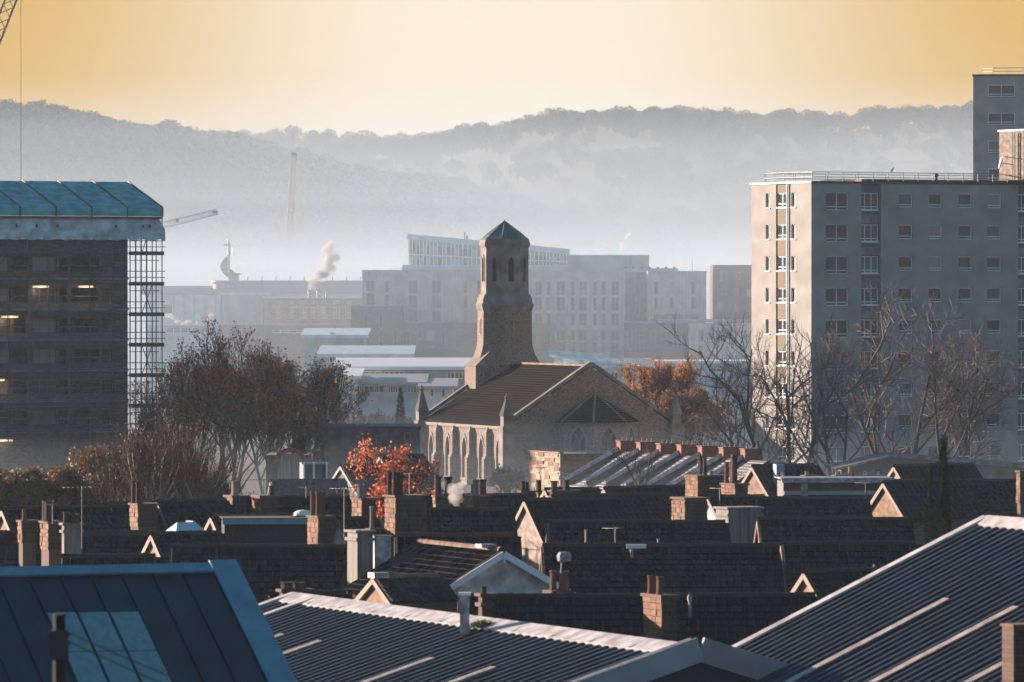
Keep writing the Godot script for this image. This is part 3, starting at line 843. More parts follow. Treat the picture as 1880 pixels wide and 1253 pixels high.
func low_sheds() -> void:
	# [name, label, u0, u1, vt, v roof back, d, wall, roof, holes]
	var list := [
		["low_unit", "low teal clad unit in front of the mauve brick flats", 560, 669, 615, 612, 640.0, "plant_blue", "pale_blue", [[605, 604, 614, 612]]],
		["canopy_hall", "low hall with a thin pale canopy roof left of the church", 590, 752, 650, 645, 610.0, "pale_grey", "pale_blue", [[604, 652, 630, 666], [645, 652, 690, 666], [695, 652, 740, 666]]],
		["flat_roofed_hall", "long white flat roofed hall with dark strip windows left of the church", 618, 860, 673, 668, 590.0, "pale_grey", "white_paint", [[655, 682, 700, 695], [705, 682, 742, 695], [820, 684, 850, 696]]],
		["white_hut", "white hut with two narrow dark windows left of the church", 776, 831, 709, 707, 570.0, "white_paint", "pale_grey", [[790, 714, 796, 729], [811, 714, 817, 729]]],
		["low_row", "low pale row with a strip of windows behind the pale trees", 600, 775, 702, 698, 575.0, "pale_blue", "pale_grey", [[622, 708, 660, 722], [668, 708, 705, 722], [712, 708, 730, 722], [748, 708, 770, 722]]],
		["white_porch", "small white porch at the end of the strip windowed hall", 622, 655, 690, 688, 572.0, "white_paint", "white_paint", []],
	]
	for q in list:
		var hs := []
		for h in q[9]: hs.append([maxf(h[0], q[2] + 2), maxf(h[1], q[4] + 2), minf(h[2], q[3] - 2), h[3]])
		var w := block(q[0], q[1], "building", q[2], q[3], q[4], q[6], 12.0, M(q[7]), hs)
		glaze(w, M("white_frame"), [0.25, 0.5, 0.75], [])
		var mb := MB.new()
		var y1 := Y(q[5], q[6]) + 0.5
		mb.quad(Vector3(-0.5, w.h, 1.2), Vector3(w.w + 0.5, w.h, 1.2), Vector3(w.w + 0.5, y1, -12), Vector3(-0.5, y1, -12))
		mb.quad(Vector3(-0.5, w.h - 0.35, 1.2), Vector3(w.w + 0.5, w.h - 0.35, 1.2), Vector3(w.w + 0.5, w.h, 1.2), Vector3(-0.5, w.h, 1.2))
		put(mb.mesh(), "roof", M(q[8]), w.o)
	# two wedge roofed teal halls behind the church
	for q in [[1018, 1110, 651, 668, "wedge roofed pale teal hall rising towards the slim windowed flats"], [1095, 1190, 660, 676, "wedge roofed pale teal hall behind the church gable and the orange tree"]]:
		var w := block("wedge_hall", q[4], "hall", q[0], q[1], q[3], 612.0 - (q[0] - 1018) * 0.42, 12.0, M("pale_blue"), [[q[0] + 12, q[3] + 8, q[0] + 40, q[3] + 20]])
		glaze(w, M("white_frame"), [0.25, 0.5, 0.75], [])
		var y0: float = w.h
		var y1 := Y(q[2], 600.0)
		var mb := MB.new()
		mb.quad(Vector3(-0.6, y1 + 0.3, -2), Vector3(-0.6, y1 - 0.1, 1.0), Vector3(w.w + 0.6, y0 + 0.1, 1.0), Vector3(w.w + 0.6, y0 + 0.9, -14))
		mb.quad(Vector3(0, y0, 0), Vector3(w.w, y0, 0), Vector3(w.w, y0 + 0.1, 0), Vector3(0, y1 - 0.1, 0))
		mb.quad(Vector3(-0.6, y1 - 0.4, 1.0), Vector3(w.w + 0.6, y0 - 0.2, 1.0), Vector3(w.w + 0.6, y0 + 0.1, 1.0), Vector3(-0.6, y1 - 0.1, 1.0))
		put(mb.mesh(), "roof", M("sheet_pale"), w.o)
	var w := block("low_white_wall_building", "long low pale building under the slit windowed flats", "building", 1188, 1420, 668, 600.0, 10.0, M("pale_blue"), [[1200, 676, 1225, 684], [1240, 676, 1275, 684], [1300, 676, 1330, 684]])
	glaze(w, M("white_frame"), [0.5], [])
	span(w.o, "coping", M("white_paint"), Vector3(-0.2, w.h, -10), Vector3(w.w, w.h + 0.3, 0.3))

func rail_run(o: Node3D, pts: Array, h: float, step: float) -> void:
	for i in pts.size() - 1:
		var a: Vector3 = pts[i]
		var b: Vector3 = pts[i + 1]
		for y in [h, h * 0.5]: rod(o, "rail", M("grey_metal"), a + Vector3(0, y, 0), b + Vector3(0, y, 0), 0.035)
		var n := maxi(1, int(a.distance_to(b) / step))
		for k in n + 1: rod(o, "post", M("grey_metal"), a.lerp(b, float(k) / n), a.lerp(b, float(k) / n) + Vector3(0, h, 0), 0.035)

func tower_blocks() -> void:
	var d := 480.0
	var f := deg_to_rad(29.0)
	var x0 := X(1490, d)
	var o := thing("block_of_flats", "cream rendered block of flats with sunlit end wall and railed roof", "flats", Vector3(x0, 0, -d), f)
	var lx := func(u: float) -> float: return ((u - 940) / F * d - x0) / (cos(f) - (u - 940) / F * sin(f))
	var ls := func(u: float) -> float: return (x0 - (u - 940) / F * d) / (sin(f) + (u - 940) / F * cos(f))
	var h := Y(336, d)
	var length := 34.0
	var deep: float = ls.call(1380.0)
	var cream := M("cream_render")
	var tf := Transform3D()
	var tl := Transform3D(Basis(Vector3(0, 0, 1), Vector3.UP, Vector3(-1, 0, 0)), Vector3(0, 0, -deep))
	var mb := MB.new()
	# long face
	var holes := []
	var strips := [[lx.call(1581.7), lx.call(1618.3)], [lx.call(1870.0), lx.call(1906.0)]]
	for s in strips: holes.append([s[0], 0.0, s[1], h - 0.02])
	var wins := []
	for r in 9:
		var v := 353.0 + 58.6 * r
		wins.append([lx.call(1516.8), Y(v + 33, d), lx.call(1557.8), Y(v, d), 2])
		for c in [[1651.0, 1676.0], [1705.7, 1730.4], [1760.8, 1785.2], [1813.2, 1839.0]]: wins.append([lx.call(c[0]), Y(v + 26.5, d), lx.call(c[1]), Y(v, d), 1])
		wins.append([strips[1][1] + 1.5, Y(v + 26.5, d), strips[1][1] + 2.9, Y(v, d), 1])
	for q in wins: holes.append(q)
	facade(mb, tf, length, h, holes, 0.3)
	# end face
	var eh := []
	var st := [deep - ls.call(1425.0), deep - ls.call(1443.5)]
	eh.append([st[0], 0.0, st[1], h - 0.02])
	var ew := []
	for r in 9:
		var v := 353.0 + 58.6 * r
		for c in [[1406.0, 1413.5], [1453.0, 1461.0]]: ew.append([deep - ls.call(c[0]), Y(v + 26.5, d), deep - ls.call(c[1]), Y(v, d)])
	for q in ew: eh.append(q)
	facade(mb, tl, deep, h, eh, 0.3)
	mb.quad(Vector3(length, 0, 0), Vector3(length, 0, -deep), Vector3(length, h, -deep), Vector3(length, h, 0))
	mb.quad(Vector3(length, 0, -deep), Vector3(0, 0, -deep), Vector3(0, h, -deep), Vector3(length, h, -deep))
	mb.quad(Vector3(0, h, 0), Vector3(length, h, 0), Vector3(length, h, -deep), Vector3(0, h, -deep))
	put(mb.mesh(), "wall", cream, o)
	var glass := ["glass_dark", "glass_dark", "glass_curtain", "glass_dark", "glass_teal", "glass_curtain", "glass_blind", "glass_dark"]
	for q in wins: window(o, tf, q, 0.18, M("white_frame"), M(glass[rng.randi() % 8]), [0.5] if q[4] == 2 else [], [0.2], cream, 0.07)
	for q in ew: window(o, tl, q, 0.16, M("white_frame"), M("glass_curtain"), [], [], M("white_paint"), 0.05)
	# recessed strips
	for s in strips:
		var p := MB.new()
		var hs := []
		for r in 9:
			var v := 353.0 + 58.6 * r
			hs.append([0.12, Y(v + 31.5, d), s[1] - s[0] - 0.12, Y(v, d)])
		var ts := Transform3D(Basis(), Vector3(s[0], 0, -0.3))
		facade(p, ts, s[1] - s[0], h - 0.02, hs, 0.2)
		put(p.mesh(), "recessed_strip", M("green_panel"), o)
		for q in hs:
			window(o, ts, q, 0.12, M("white_frame"), M(glass[rng.randi() % 6]), [0.25, 0.62], [0.18], M("white_paint"), 0.07)
			span(o, "spandrel", M("concrete"), Vector3(s[0] + 0.02, q[1] - 1.15, -0.299), Vector3(s[1] - 0.02, q[1] - 0.5, -0.2))
	var pe := MB.new()
	var he := []
	var te := tl * Transform3D(Basis(), Vector3(st[0], 0, -0.07))
	for r in 9:
		var v := 353.0 + 58.6 * r
		he.append([0.1, Y(v + 26.5, d), st[1] - st[0] - 0.1, Y(v, d)])
	facade(pe, te, st[1] - st[0], h - 0.02, he, 0.2)
	put(pe.mesh(), "recessed_strip", M("olive_panel"), o)
	for q in he: window(o, te, q, 0.12, M("white_frame"), M("glass_dark"), [0.55], [0.25], M("white_paint"), 0.08)
	var px: float = deep - ls.call(1447.5)
	rod(o, "drainpipe", M("white_paint"), tl * Vector3(px, 0, 0.1), tl * Vector3(px, h, 0.1), 0.06)
	span(o, "roof_edge", M("white_paint"), Vector3(-0.12, h, -deep - 0.1), Vector3(0.0, h + 0.14, 0.1))
	span(o, "roof_edge", M("felt"), Vector3(0.002, h, 0.0), Vector3(length, h + 0.16, 0.13))
	span(o, "roof_curb", M("felt"), Vector3(lx.call(1606.0), h, -deep + 1.0), Vector3(length, h + 0.42, -1.2))
	span(o, "curb_end", M("pot"), Vector3(lx.call(1596.0), h, -2.2), Vector3(lx.call(1606.0) - 0.003, h + 0.4, -1.2))
	var rr := holder("roof_rails", o)
	rail_run(rr, [Vector3(0.4, h + 0.1, -deep + 1.6), Vector3(0.4, h + 0.1, -0.5), Vector3(length, h + 0.1, -0.5)], 0.85, 1.5)
	rail_run(rr, [Vector3(0.4, h + 0.1, -deep + 1.6), Vector3(length, h + 0.1, -deep + 1.6)], 0.85, 3.0)
	# roof plant room, its end lit
	var rx: float = lx.call(1843.0)
	var ph := Y(245, d + 16)
	var pr := thing("plant_room", "pink rendered plant room on the roof of the railed block of flats", "plant room", W(1880.0, 540, d + 8.0) * Vector3(1, 0, 1) + Vector3(0, h + 0.42, 0), f)
	var pw := (1882 - 1843) * (d + 8) / F / sin(f)
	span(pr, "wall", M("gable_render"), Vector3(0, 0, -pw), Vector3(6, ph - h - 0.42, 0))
	span(pr, "coping", M("white_paint"), Vector3(-0.1, ph - h - 0.42, -pw - 0.1), Vector3(6.1, ph - h - 0.28, 0.1))
	rod(pr, "ladder_rail", M("dark_metal"), Vector3(-0.25, 0, -pw * 0.35), Vector3(-0.25, ph - h - 0.5, -pw * 0.35), 0.05)
	rod(pr, "ladder_rail", M("dark_metal"), Vector3(-0.25, 0, -pw * 0.27), Vector3(-0.25, ph - h - 0.5, -pw * 0.27), 0.05)
	var dish := thing("satellite_dish", "white satellite dish on the corner of the rooftop plant room", "dish", W(1845, 300, d + 8.0))
	var dm := MB.new()
	lathe(dm, [[0.05, 0.0], [0.35, 0.06], [0.55, 0.2], [0.52, 0.22], [0.03, 0.04]], 1.0, 14)
	put(dm.mesh(), "bowl", M("white_paint"), dish, Transform3D(Basis(Vector3(0, 0, 1), 1.3), Vector3(-0.2, 0, 0)))
	rod(dish, "arm", M("dark_metal"), Vector3(-0.2, 0, 0), Vector3(0.7, -0.1, 0), 0.04)
	for q in [[1845, 288], [1845, 322]]:
		var ar := thing("yagi_aerial", "dark aerial bracket on the rooftop plant room", "aerial", W(q[0], q[1], d + 7.5), 0, "aerial brackets on the plant room")
		rod(ar, "boom", M("dark_metal"), Vector3(0, 0, 0), Vector3(1.6, -0.2, 0), 0.035)
		for i in 3: rod(ar, "element", M("dark_metal"), Vector3(0.2 + i * 0.5, -0.3, 0), Vector3(0.2 + i * 0.5, 0.3, 0), 0.02)
	var vt := thing("roof_vent", "dark mushroom vent on the roof of the railed block of flats", "vent", W(1719, 331, d + 9.0))
	rod(vt, "pipe", M("dark_metal"), Vector3.ZERO, Vector3(0, 0.35, 0), 0.14)
	var vm := MB.new()
	lathe(vm, [[0.1, 0.28], [0.24, 0.33], [0.22, 0.48], [0.1, 0.56], [0.0, 0.57]], 1.0, 10)
	put(vm.mesh(), "cap", M("dark_metal"), vt)
	# a gull on a perch
	var gl := thing("gull", "gull perched on the rail of the railed block of flats", "bird", W(1638, 317, d + 3.0))
	var gm := MB.new()
	lathe(gm, [[0.0, -0.24], [0.06, -0.18], [0.09, -0.02], [0.07, 0.12], [0.045, 0.17], [0.055, 0.23], [0.0, 0.29]], 1.0, 8)
	put(gm.mesh(), "body", M("pale_grey"), gl, Transform3D(Basis(Vector3(0, 0, 1), -0.7), Vector3(0, 0.24, 0)))
	rod(gl, "leg", M("pot"), Vector3(0, -0.05, 0.02), Vector3(0, 0.14, 0.02), 0.012)
	rod(gl, "leg", M("pot"), Vector3(0.03, -0.05, -0.03), Vector3(0.03, 0.14, -0.03), 0.012)
	# second tower behind
	d = 640.0
	var k := d / F
	var hs2 := []
	for i in 9:
		var v := 156.0 + 51.3 * i
		hs2.append([1814, v, 1863, v + 22])
		hs2.append([1895, v, 1925, v + 22])
	var w := block("block_of_flats", "tall grey block of flats rising behind the rooftop plant room", "flats", 1787, 1960, 140, d, 14.0, M("cream_render"), hs2, -0.1)
	for q in w.holes: window(w.o, Transform3D(), q, 0.18, M("white_frame"), M(glass[rng.randi() % 6]), [0.5], [0.22], M("concrete"), 0.08)
	span(w.o, "roof_edge", M("felt"), Vector3(-0.1, w.h, -14), Vector3(w.w, w.h + 0.2, 0.15))
	rr = holder("roof_rails", w.o)
	rail_run(rr, [Vector3(1.0, w.h + 0.2, -3.0), Vector3(2.2, w.h + 0.2, -1.0), Vector3(w.w, w.h + 0.2, -1.0)], 0.75, 1.6)
	# low hall in front of the flats
	d = 400.0
	w = block("low_hall", "low dark hall with a shallow pitched roof in front of the railed block of flats", "hall", 1545, 1960, 862, d, 10.0, M("concrete_dark"), [[1585, 866, 1592, 873], [1610, 866, 1617, 873]])
	for q in w.holes: window(w.o, Transform3D(), q, 0.2, M("white_frame"), M("glass_pale"), [], [], null, 0.06)
	var y1 := Y(837, d)
	var xm: float = (1640 - 1545) * d / F
	mb = MB.new()
	mb.quad(Vector3(-0.4, w.h, 0.4), Vector3(xm, y1, 0.4), Vector3(xm, y1, -10), Vector3(-0.4, w.h, -10))
	mb.quad(Vector3(xm, y1, 0.4), Vector3(w.w, y1 - 1.0, 0.4), Vector3(w.w, y1 - 1.0, -10), Vector3(xm, y1, -10))
	mb.quad(Vector3(-0.4, w.h, 0.4), Vector3(w.w, w.h, 0.4), Vector3(w.w, y1 - 1.0, 0.4), Vector3(xm, y1, 0.4))
	put(mb.mesh(), "roof", M("grey_felt"), w.o)
	bar(w.o, "fascia", M("concrete"), Vector3(xm, y1, 0.45), Vector3(w.w, y1 - 1.0, 0.45), 0.22, 0.1)
	bar(w.o, "fascia", M("concrete"), Vector3(-0.4, w.h, 0.45), Vector3(xm, y1, 0.45), 0.16, 0.1)

func scaffold_block() -> void:
	var d := 462.0
	var f := deg_to_rad(25.0)
	var x0 := X(298, d)
	var at := Vector3(x0, 0, -d)
	var lx := func(u: float) -> float: return ((u - 940) / F * d - x0) / (cos(f) - (u - 940) / F * sin(f))
	var o := thing("office_block", "dark brick office block being refurbished under scaffolding", "building", at, f)
	var x1: float = lx.call(247.0)
	var x2: float = lx.call(-160.0)
	var wd := x1 - x2
	var t := Transform3D(Basis(), Vector3(x2, 0, -1.6))
	var hs := []
	var kinds := []
	for r in 6:
		var v := 473.0 + 56.0 * r
		for c in [[-150, -90, 1], [-80, -30, 0], [-22, 31, 2], [38, 62, 0], [72, 117, 2], [121, 136, 0], [143, 194, 1], [200, 222, 3]]:
			hs.append([lx.call(float(c[0])) - x2, Y(v + 27, d), lx.call(float(c[1])) - x2, Y(v, d)])
			kinds.append(c[2])
	var mb := MB.new()
	var h := Y(440, d)
	facade(mb, t, wd, h, hs, 0.5)
	shell(mb, t, wd, h, 12.0)
	put(mb.mesh(), "wall", M("office_brick"), o)
	for i in hs.size():
		var q: Array = hs[i]
		if kinds[i] == 2: window(o, t, q, 0.4, M("grey_metal"), M("glass_blind") if i % 3 else M("glass_curtain"), [0.33, 0.66], [0.55], null, 0.07)
		elif kinds[i] == 3: window(o, t, q, 0.3, M("concrete_dark"), M("glass_dark"), [0.25, 0.5, 0.75], [0.25, 0.5, 0.75], null, 0.06)
		else:
			span(o, "guard_rail", M("grey_metal"), t * Vector3(q[0], q[1] + 0.5, -0.1), t * Vector3(q[2], q[1] + 0.56, -0.06))
	for r in 6:
		var v := 508.0 + 56.0 * r
		span(o, "floor_slab", M("concrete"), t * Vector3(0.05, Y(v + 6, d), -11.9), t * Vector3(wd - 0.05, Y(v + 1, d), -0.52))
		span(o, "slab_edge", M("concrete"), t * Vector3(0.0, Y(v + 6, d), 0.003), t * Vector3(wd, Y(v + 1, d), 0.25))
		for c in [[-20, 62], [78, 142], [157, 188]]:
			span(o, "spandrel_panel", M("concrete_dark"), t * Vector3(lx.call(float(c[0])) - x2, Y(v + 15 + 3, d), 0.003), t * Vector3(lx.call(float(c[1])) - x2, Y(v + 6, d), 0.08))
	# lit strip lamps hung at the openings
	for q in [[68, 100, 527], [152, 180, 527], [10, 42, 582], [-10, 17, 697], [-10, 32, 807]]:
		var a: Vector3 = at + Basis(Vector3.UP, f) * Vector3(lx.call((q[0] + q[1]) / 2.0), Y(q[2], d), -1.15)
		var lamp := thing("strip_lamp", "glowing strip lamp hung in an opening of the scaffolded office block", "lamp", a, f, "strip lamps in the office block")
		var lw: float = (q[1] - q[0]) * d / F
		span(lamp, "housing", M("white_paint"), Vector3(-lw / 2, 0.06, -0.12), Vector3(lw / 2, 0.12, 0.12))
		var gm := M("lamp_glow", 1, 0.9, 0.75)
		gm.emission_enabled = true
		gm.emission = Color(1, 0.86, 0.68)
		gm.emission_energy_multiplier = 0.24
		span(lamp, "tube_lamp", gm, Vector3(-lw / 2, -0.06, -0.1), Vector3(lw / 2, 0.058, 0.1))
		var li := OmniLight3D.new()
		li.name = "lamp_light"
		li.light_energy = 0.15
		li.light_color = Color(1, 0.86, 0.68)
		li.light_size = 0.2
		li.omni_range = 60.0
		li.omni_attenuation = 2.0
		li.shadow_enabled = true
		li.position = Vector3(0, -0.35, 0.3)
		lamp.add_child(li)
	# scaffolding
	var s := thing("scaffolding", "tube scaffolding with boarded decks around the office block", "scaffolding", at, f)
	var xs := []
	for u in [-100, -62, -25, 14, 51, 90, 126, 164, 206]: xs.append(lx.call(float(u)))
	var xr := []
	for u in [249, 259, 269, 279, 297]: xr.append(lx.call(float(u)))
	var top := Y(398, d)
	for x in xs + xr:
		rod(s, "standard", M("scaffold"), Vector3(x, 0, 0), Vector3(x, top if x > x1 - 0.5 else h, 0), 0.045)
	for x in xr:
		rod(s, "standard", M("scaffold"), Vector3(x, 0, -1.3), Vector3(x, top, -1.3), 0.045)
	for r in 7:
		var v := 465.0 + 56.0 * r
		var y := Y(v, d)
		for k in 3: span(s, "deck_board", M("board"), Vector3(x2, y - 0.06, -1.35 + k * 0.46), Vector3(x1 - 0.003, y, -0.93 + k * 0.46))
		for k in 3: span(s, "deck_board", M("board"), Vector3(x1, y - 0.17, -1.35 + k * 0.46), Vector3(0.15, y + 0.14, -0.93 + k * 0.46))
		for g in [0.5, 1.0]: rod(s, "ledger", M("scaffold"), Vector3(x2, y + g, 0.05), Vector3(0.2, y + g, 0.05), 0.035)
		for g in [1.0, 1.9]: rod(s, "ledger", M("scaffold"), Vector3(x1, y + g, -1.25), Vector3(0.2, y + g, -1.25), 0.035)
		var up := r % 2 == 0
		rod(s, "brace", M("scaffold"), Vector3(xr[1], y, 0.06), Vector3(xr[3], y + 2.5, 0.06) if up else Vector3(xr[3], y - 2.5, 0.06), 0.035)
		rod(s, "brace", M("scaffold"), Vector3(xs[(r * 2) % 8], y, 0.06), Vector3(xs[(r * 2) % 8 + 1], y + 2.5, 0.06), 0.03)
	# sheeted temporary roof
	var c := thing("sheeted_roof", "teal sheeted temporary roof over the scaffolded office block", "temporary roof", at + Vector3(0, 0, 0), f)
	var ye := Y(382, d)
	var yr := ye + 2.25
	var run := 7.4
	var xe: float = lx.call(294.0)
	for i in 9:
		var a := xe - 3.07 * i
		var b := xe - 3.07 * (i + 1) - 0.002
		var p := MB.new()
		p.quad(Vector3(b, ye, 0.4), Vector3(a, ye, 0.4), Vector3(a, yr, -run), Vector3(b, yr, -run))
		p.quad(Vector3(b, ye - 0.7, 0.42), Vector3(a, ye - 0.7, 0.42), Vector3(a, ye, 0.4), Vector3(b, ye, 0.4))
		p.quad(Vector3(a, yr, -run), Vector3(a, ye, -run * 2), Vector3(b, ye, -run * 2), Vector3(b, yr, -run))
		put(p.mesh(), "sheet", M("sheet_teal"), c)
		bar(c, "beam", M("dark_metal"), Vector3(a + 0.03, ye + 0.03, 0.43), Vector3(a + 0.03, yr + 0.03, -run), 0.1, 0.1)
		bar(c, "beam", M("dark_metal"), Vector3(a + 0.03, ye - 0.75, 0.45), Vector3(a + 0.03, ye + 0.03, 0.45), 0.1, 0.1)
	span(c, "edge_beam", M("dark_metal"), Vector3(x2, ye - 0.92, 0.2), Vector3(xe, ye - 0.72, 0.45))
	var sk := thing("debris_sheet", "pale blue hanging sheet band below the temporary roof", "sheeting", at, f)
	var sm := MB.new()
	var n := 40
	var ya := Y(402, d)
	var yb := Y(441, d)
	for i in n:
		var a := lerpf(x2, 0.15, float(i) / n)
		var b := lerpf(x2, 0.15, float(i + 1) / n)
		var za := 0.25 + 0.06 * sin(i * 1.7)
		var zb := 0.25 + 0.06 * sin((i + 1) * 1.7)
		var ta := ya - (0.9 if i == n - 1 else 0.0)
		sm.quad(Vector3(a, yb + 0.06 * sin(i * 2.3), za + 0.1), Vector3(b, yb + 0.06 * sin(i * 2.3 + 2.3), zb + 0.1), Vector3(b, ta, zb), Vector3(a, ya, za))
	put(sm.mesh(), "sheet", M("sheet_pale"), sk)
	for q in [27, 64, 102, 210, 259, 272]: span(sk, "tie", M("dark_metal"), Vector3(lx.call(float(q)) - 0.06, Y(419, d), 0.3), Vector3(lx.call(float(q)) + 0.06, Y(413, d), 0.42))

func church() -> void:
	var d := 500.0
	var k := d / F
	var f := deg_to_rad(20.0)
	var o := thing("church", "stone church with an octagonal tower, slate roof and polygonal apse", "church", Vector3(X(1085, d), 0, -d), f)
	var hw := (1085 - 932) * k / cos(f)
	var le := 22.5
	var eave := Y(781, d)
	var ridge := Y(673, d)
	var st := M("church_stone")
	# nave side with five lancets between buttresses
	var tl := Transform3D(Basis(Vector3(0, 0, 1), Vector3.UP, Vector3(-1, 0, 0)), Vector3(-hw, 0, -le))
	var tr := Transform3D(Basis(Vector3(0, 0, -1), Vector3.UP, Vector3(1, 0, 0)), Vector3(hw, 0, 0))
	var mb := MB.new()
	var bays := 5
	for i in bays:
		var a := le * i / bays
		var b := le * (i + 1) / bays
		arch_panel(mb, tl, a, b, 0, eave, arch((a + b) / 2, 1.15, 0.6, eave - 2.4, eave - 1.2), 0.35)
		arch_panel(mb, tr, a, b, 0, eave, arch((a + b) / 2, 1.15, 0.6, eave - 2.4, eave - 1.2), 0.35)
	# gable ends
	var g := PackedVector2Array([Vector2(-hw, 0), Vector2(hw, 0), Vector2(hw, eave), Vector2(0, ridge), Vector2(-hw, eave)])
	flat(mb, Transform3D(), g)
	flat(mb, Transform3D(Basis(Vector3.UP, PI), Vector3(0, 0, -le)), g)
	put(mb.mesh(), "wall", st, o)
	for i in bays:
		var c := le * (i + 0.5) / bays
		church_window(o, tl, c, 1.15, 0.6, eave - 2.4, eave - 1.2, 0.35, true)
	for i in range(1, bays + 0):
		var b := holder("buttress", o, tl * Transform3D(Basis(), Vector3(le * i / bays, 0, 0)))
		var q := MB.new()
		q.box(Vector3(0, 1.2, 0.35), Vector3(0.6, 2.4, 0.7))
		q.box(Vector3(0, 2.4 + (eave - 3.2) / 2, 0.24), Vector3(0.56, eave - 3.2, 0.48))
		put(q.mesh(), "shaft", st, b)
		var cp := MB.new()
		cp.quad(Vector3(-0.31, 2.4, 0.72), Vector3(0.31, 2.4, 0.72), Vector3(0.31, 2.8, 0.47), Vector3(-0.31, 2.8, 0.47))
		var yt := eave - 0.8
		cp.tri(Vector3(-0.34, yt, 0.53), Vector3(0.34, yt, 0.53), Vector3(0, yt + 0.6, 0.25))
		cp.quad(Vector3(0.34, yt, 0.53), Vector3(0.34, yt, 0), Vector3(0, yt + 0.6, 0), Vector3(0, yt + 0.6, 0.25))
		cp.quad(Vector3(-0.34, yt, 0), Vector3(-0.34, yt, 0.53), Vector3(0, yt + 0.6, 0.25), Vector3(0, yt + 0.6, 0))
		put(cp.mesh(), "cap", M("ashlar"), b)
	span(o, "eaves_cornice", M("ashlar"), Vector3(-hw - 0.2, eave - 0.35, -le), Vector3(-hw - 0.002, eave - 0.02, 0))
	# slate courses
	var rf := MB.new()
	for side in [-1, 1]:
		for i in 26:
			var f0 := i / 26.0
			var f1 := (i + 1) / 26.0
			var ax: float = side * lerpf(hw + 0.3, 0, f0)
			var bxx: float = side * lerpf(hw + 0.3, 0, f1)
			var ay := lerpf(eave - 0.08, ridge, f0) + 0.06
			var by := lerpf(eave - 0.08, ridge, f1) + 0.03
			var p := [Vector3(ax, ay, -0.45), Vector3(ax, ay, -le + 0.4), Vector3(bxx, by, -le + 0.4), Vector3(bxx, by, -0.45)]
			if side < 0: rf.quad(p[1], p[0], p[3], p[2])
			else: rf.quad(p[0], p[1], p[2], p[3])
			rf.quad(p[0] - Vector3(0, 0.04, 0), p[0], p[1], p[1] - Vector3(0, 0.04, 0))
	put(rf.mesh(), "roof", M("church_slate"), o)
	span(o, "ridge_tiles", M("gable_tan"), Vector3(-0.16, ridge + 0.0, -le + 3.6), Vector3(0.16, ridge + 0.16, -0.5))
	# gable copings with kneelers
	for side in [-1, 1]:
		for z in [0.02, -le + 0.1]:
			bar(o, "coping", M("tower_ashlar"), Vector3(side * (hw + 0.35), eave + 0.1, z - 0.2), Vector3(0, ridge + 0.3, z - 0.2), 0.3, 0.55)
		for q in [[0.33], [0.7]]: bx(o, "kneeler", M("ashlar"), Vector3(side * hw * q[0], lerpf(ridge, eave, q[0]) - 0.12, 0.1), Vector3(0.5, 0.28, 0.2))
	# corner pinnacles
	for q in [[-hw - 0.15, 0.15, 0.0], [hw + 0.15, 0.15, 0.0], [-hw - 0.15, -le - 0.1, 0.4]]:
		var p := holder("pinnacle", o, Transform3D(Basis(), Vector3(q[0], 0, q[1])))
		var s := MB.new()
		s.box(Vector3(0, eave * 0.5, 0), Vector3(1.15, eave, 1.15))
		s.box(Vector3(0, eave + 0.45, 0), Vector3(0.85, 0.9, 0.85))
		put(s.mesh(), "shaft", M("tower_ashlar"), p)
		var sp := MB.new()
		lathe(sp, [[0.72, eave + 0.9], [0.62, eave + 1.1], [0.16, eave + 2.35 + q[2]], [0.26, eave + 2.5 + q[2]], [0.1, eave + 2.65 + q[2]], [0.0, eave + 2.95 + q[2]]], 1.0, 8)
		put(sp.mesh(), "spirelet", M("tower_ashlar"), p)
	# apse
	var ac := Vector3(0.35, 0, 0)
	var ar := 3.75
	var ah := Y(775, d)
	var am := MB.new()
	for i in 5:
		var g0 := deg_to_rad(-112.5 + 45 * i)
		var g1 := deg_to_rad(-67.5 + 45 * i)
		var a := ac + Vector3(sin(g0), 0, cos(g0)) * ar
		var b := ac + Vector3(sin(g1), 0, cos(g1)) * ar
		var xx := (b - a).normalized()
		var tt := Transform3D(Basis(xx, Vector3.UP, xx.cross(Vector3.UP)), a)
		var wl := a.distance_to(b)
		arch_panel(am, tt, 0, wl, 0, ah, arch(wl / 2, 1.45, 1.6, ah - 1.75, ah - 0.45), 0.35)
		church_window(o, tt, wl / 2, 1.45, 1.6, ah - 1.75, ah - 0.45, 0.35, true)
		span(o, "apse_cornice", M("ashlar"), Vector3.ZERO, Vector3.ONE).transform = tt * Transform3D(Basis().scaled(Vector3(wl, 0.18, 0.14)), Vector3(wl / 2, ah - 0.09, 0.07))
	put(am.mesh(), "apse_wall", st, o)
	var ap := MB.new()
	for i in 5:
		var g0 := deg_to_rad(-112.5 + 45 * i)
		var g1 := deg_to_rad(-67.5 + 45 * i)
		var a := ac + Vector3(sin(g0), 0, cos(g0)) * (ar + 0.35) + Vector3(0, ah - 0.02, 0)
		var b := ac + Vector3(sin(g1), 0, cos(g1)) * (ar + 0.35) + Vector3(0, ah - 0.02, 0)
		var top := ac + Vector3(0, Y(723, d), 0.1)
		for j in 14:
			var f0 := j / 14.0
			var f1 := (j + 1) / 14.0
			var up := Vector3(0, 0.05, 0)
			if j < 13: ap.quad(a.lerp(top, f0) + up, b.lerp(top, f0) + up, b.lerp(top, f1), a.lerp(top, f1))
			else: ap.tri(a.lerp(top, f0) + up, b.lerp(top, f0) + up, top)
		bar(o, "apse_hip", M("tower_ashlar"), a + Vector3(0, 0.05, 0), top + Vector3(0, 0.08, 0), 0.14, 0.14)
	put(ap.mesh(), "apse_roof", M("church_slate"), o)
	var gx := holder("gable_window_holder", o)
	gx.name = "gable_lancet"
	var gg := MB.new()
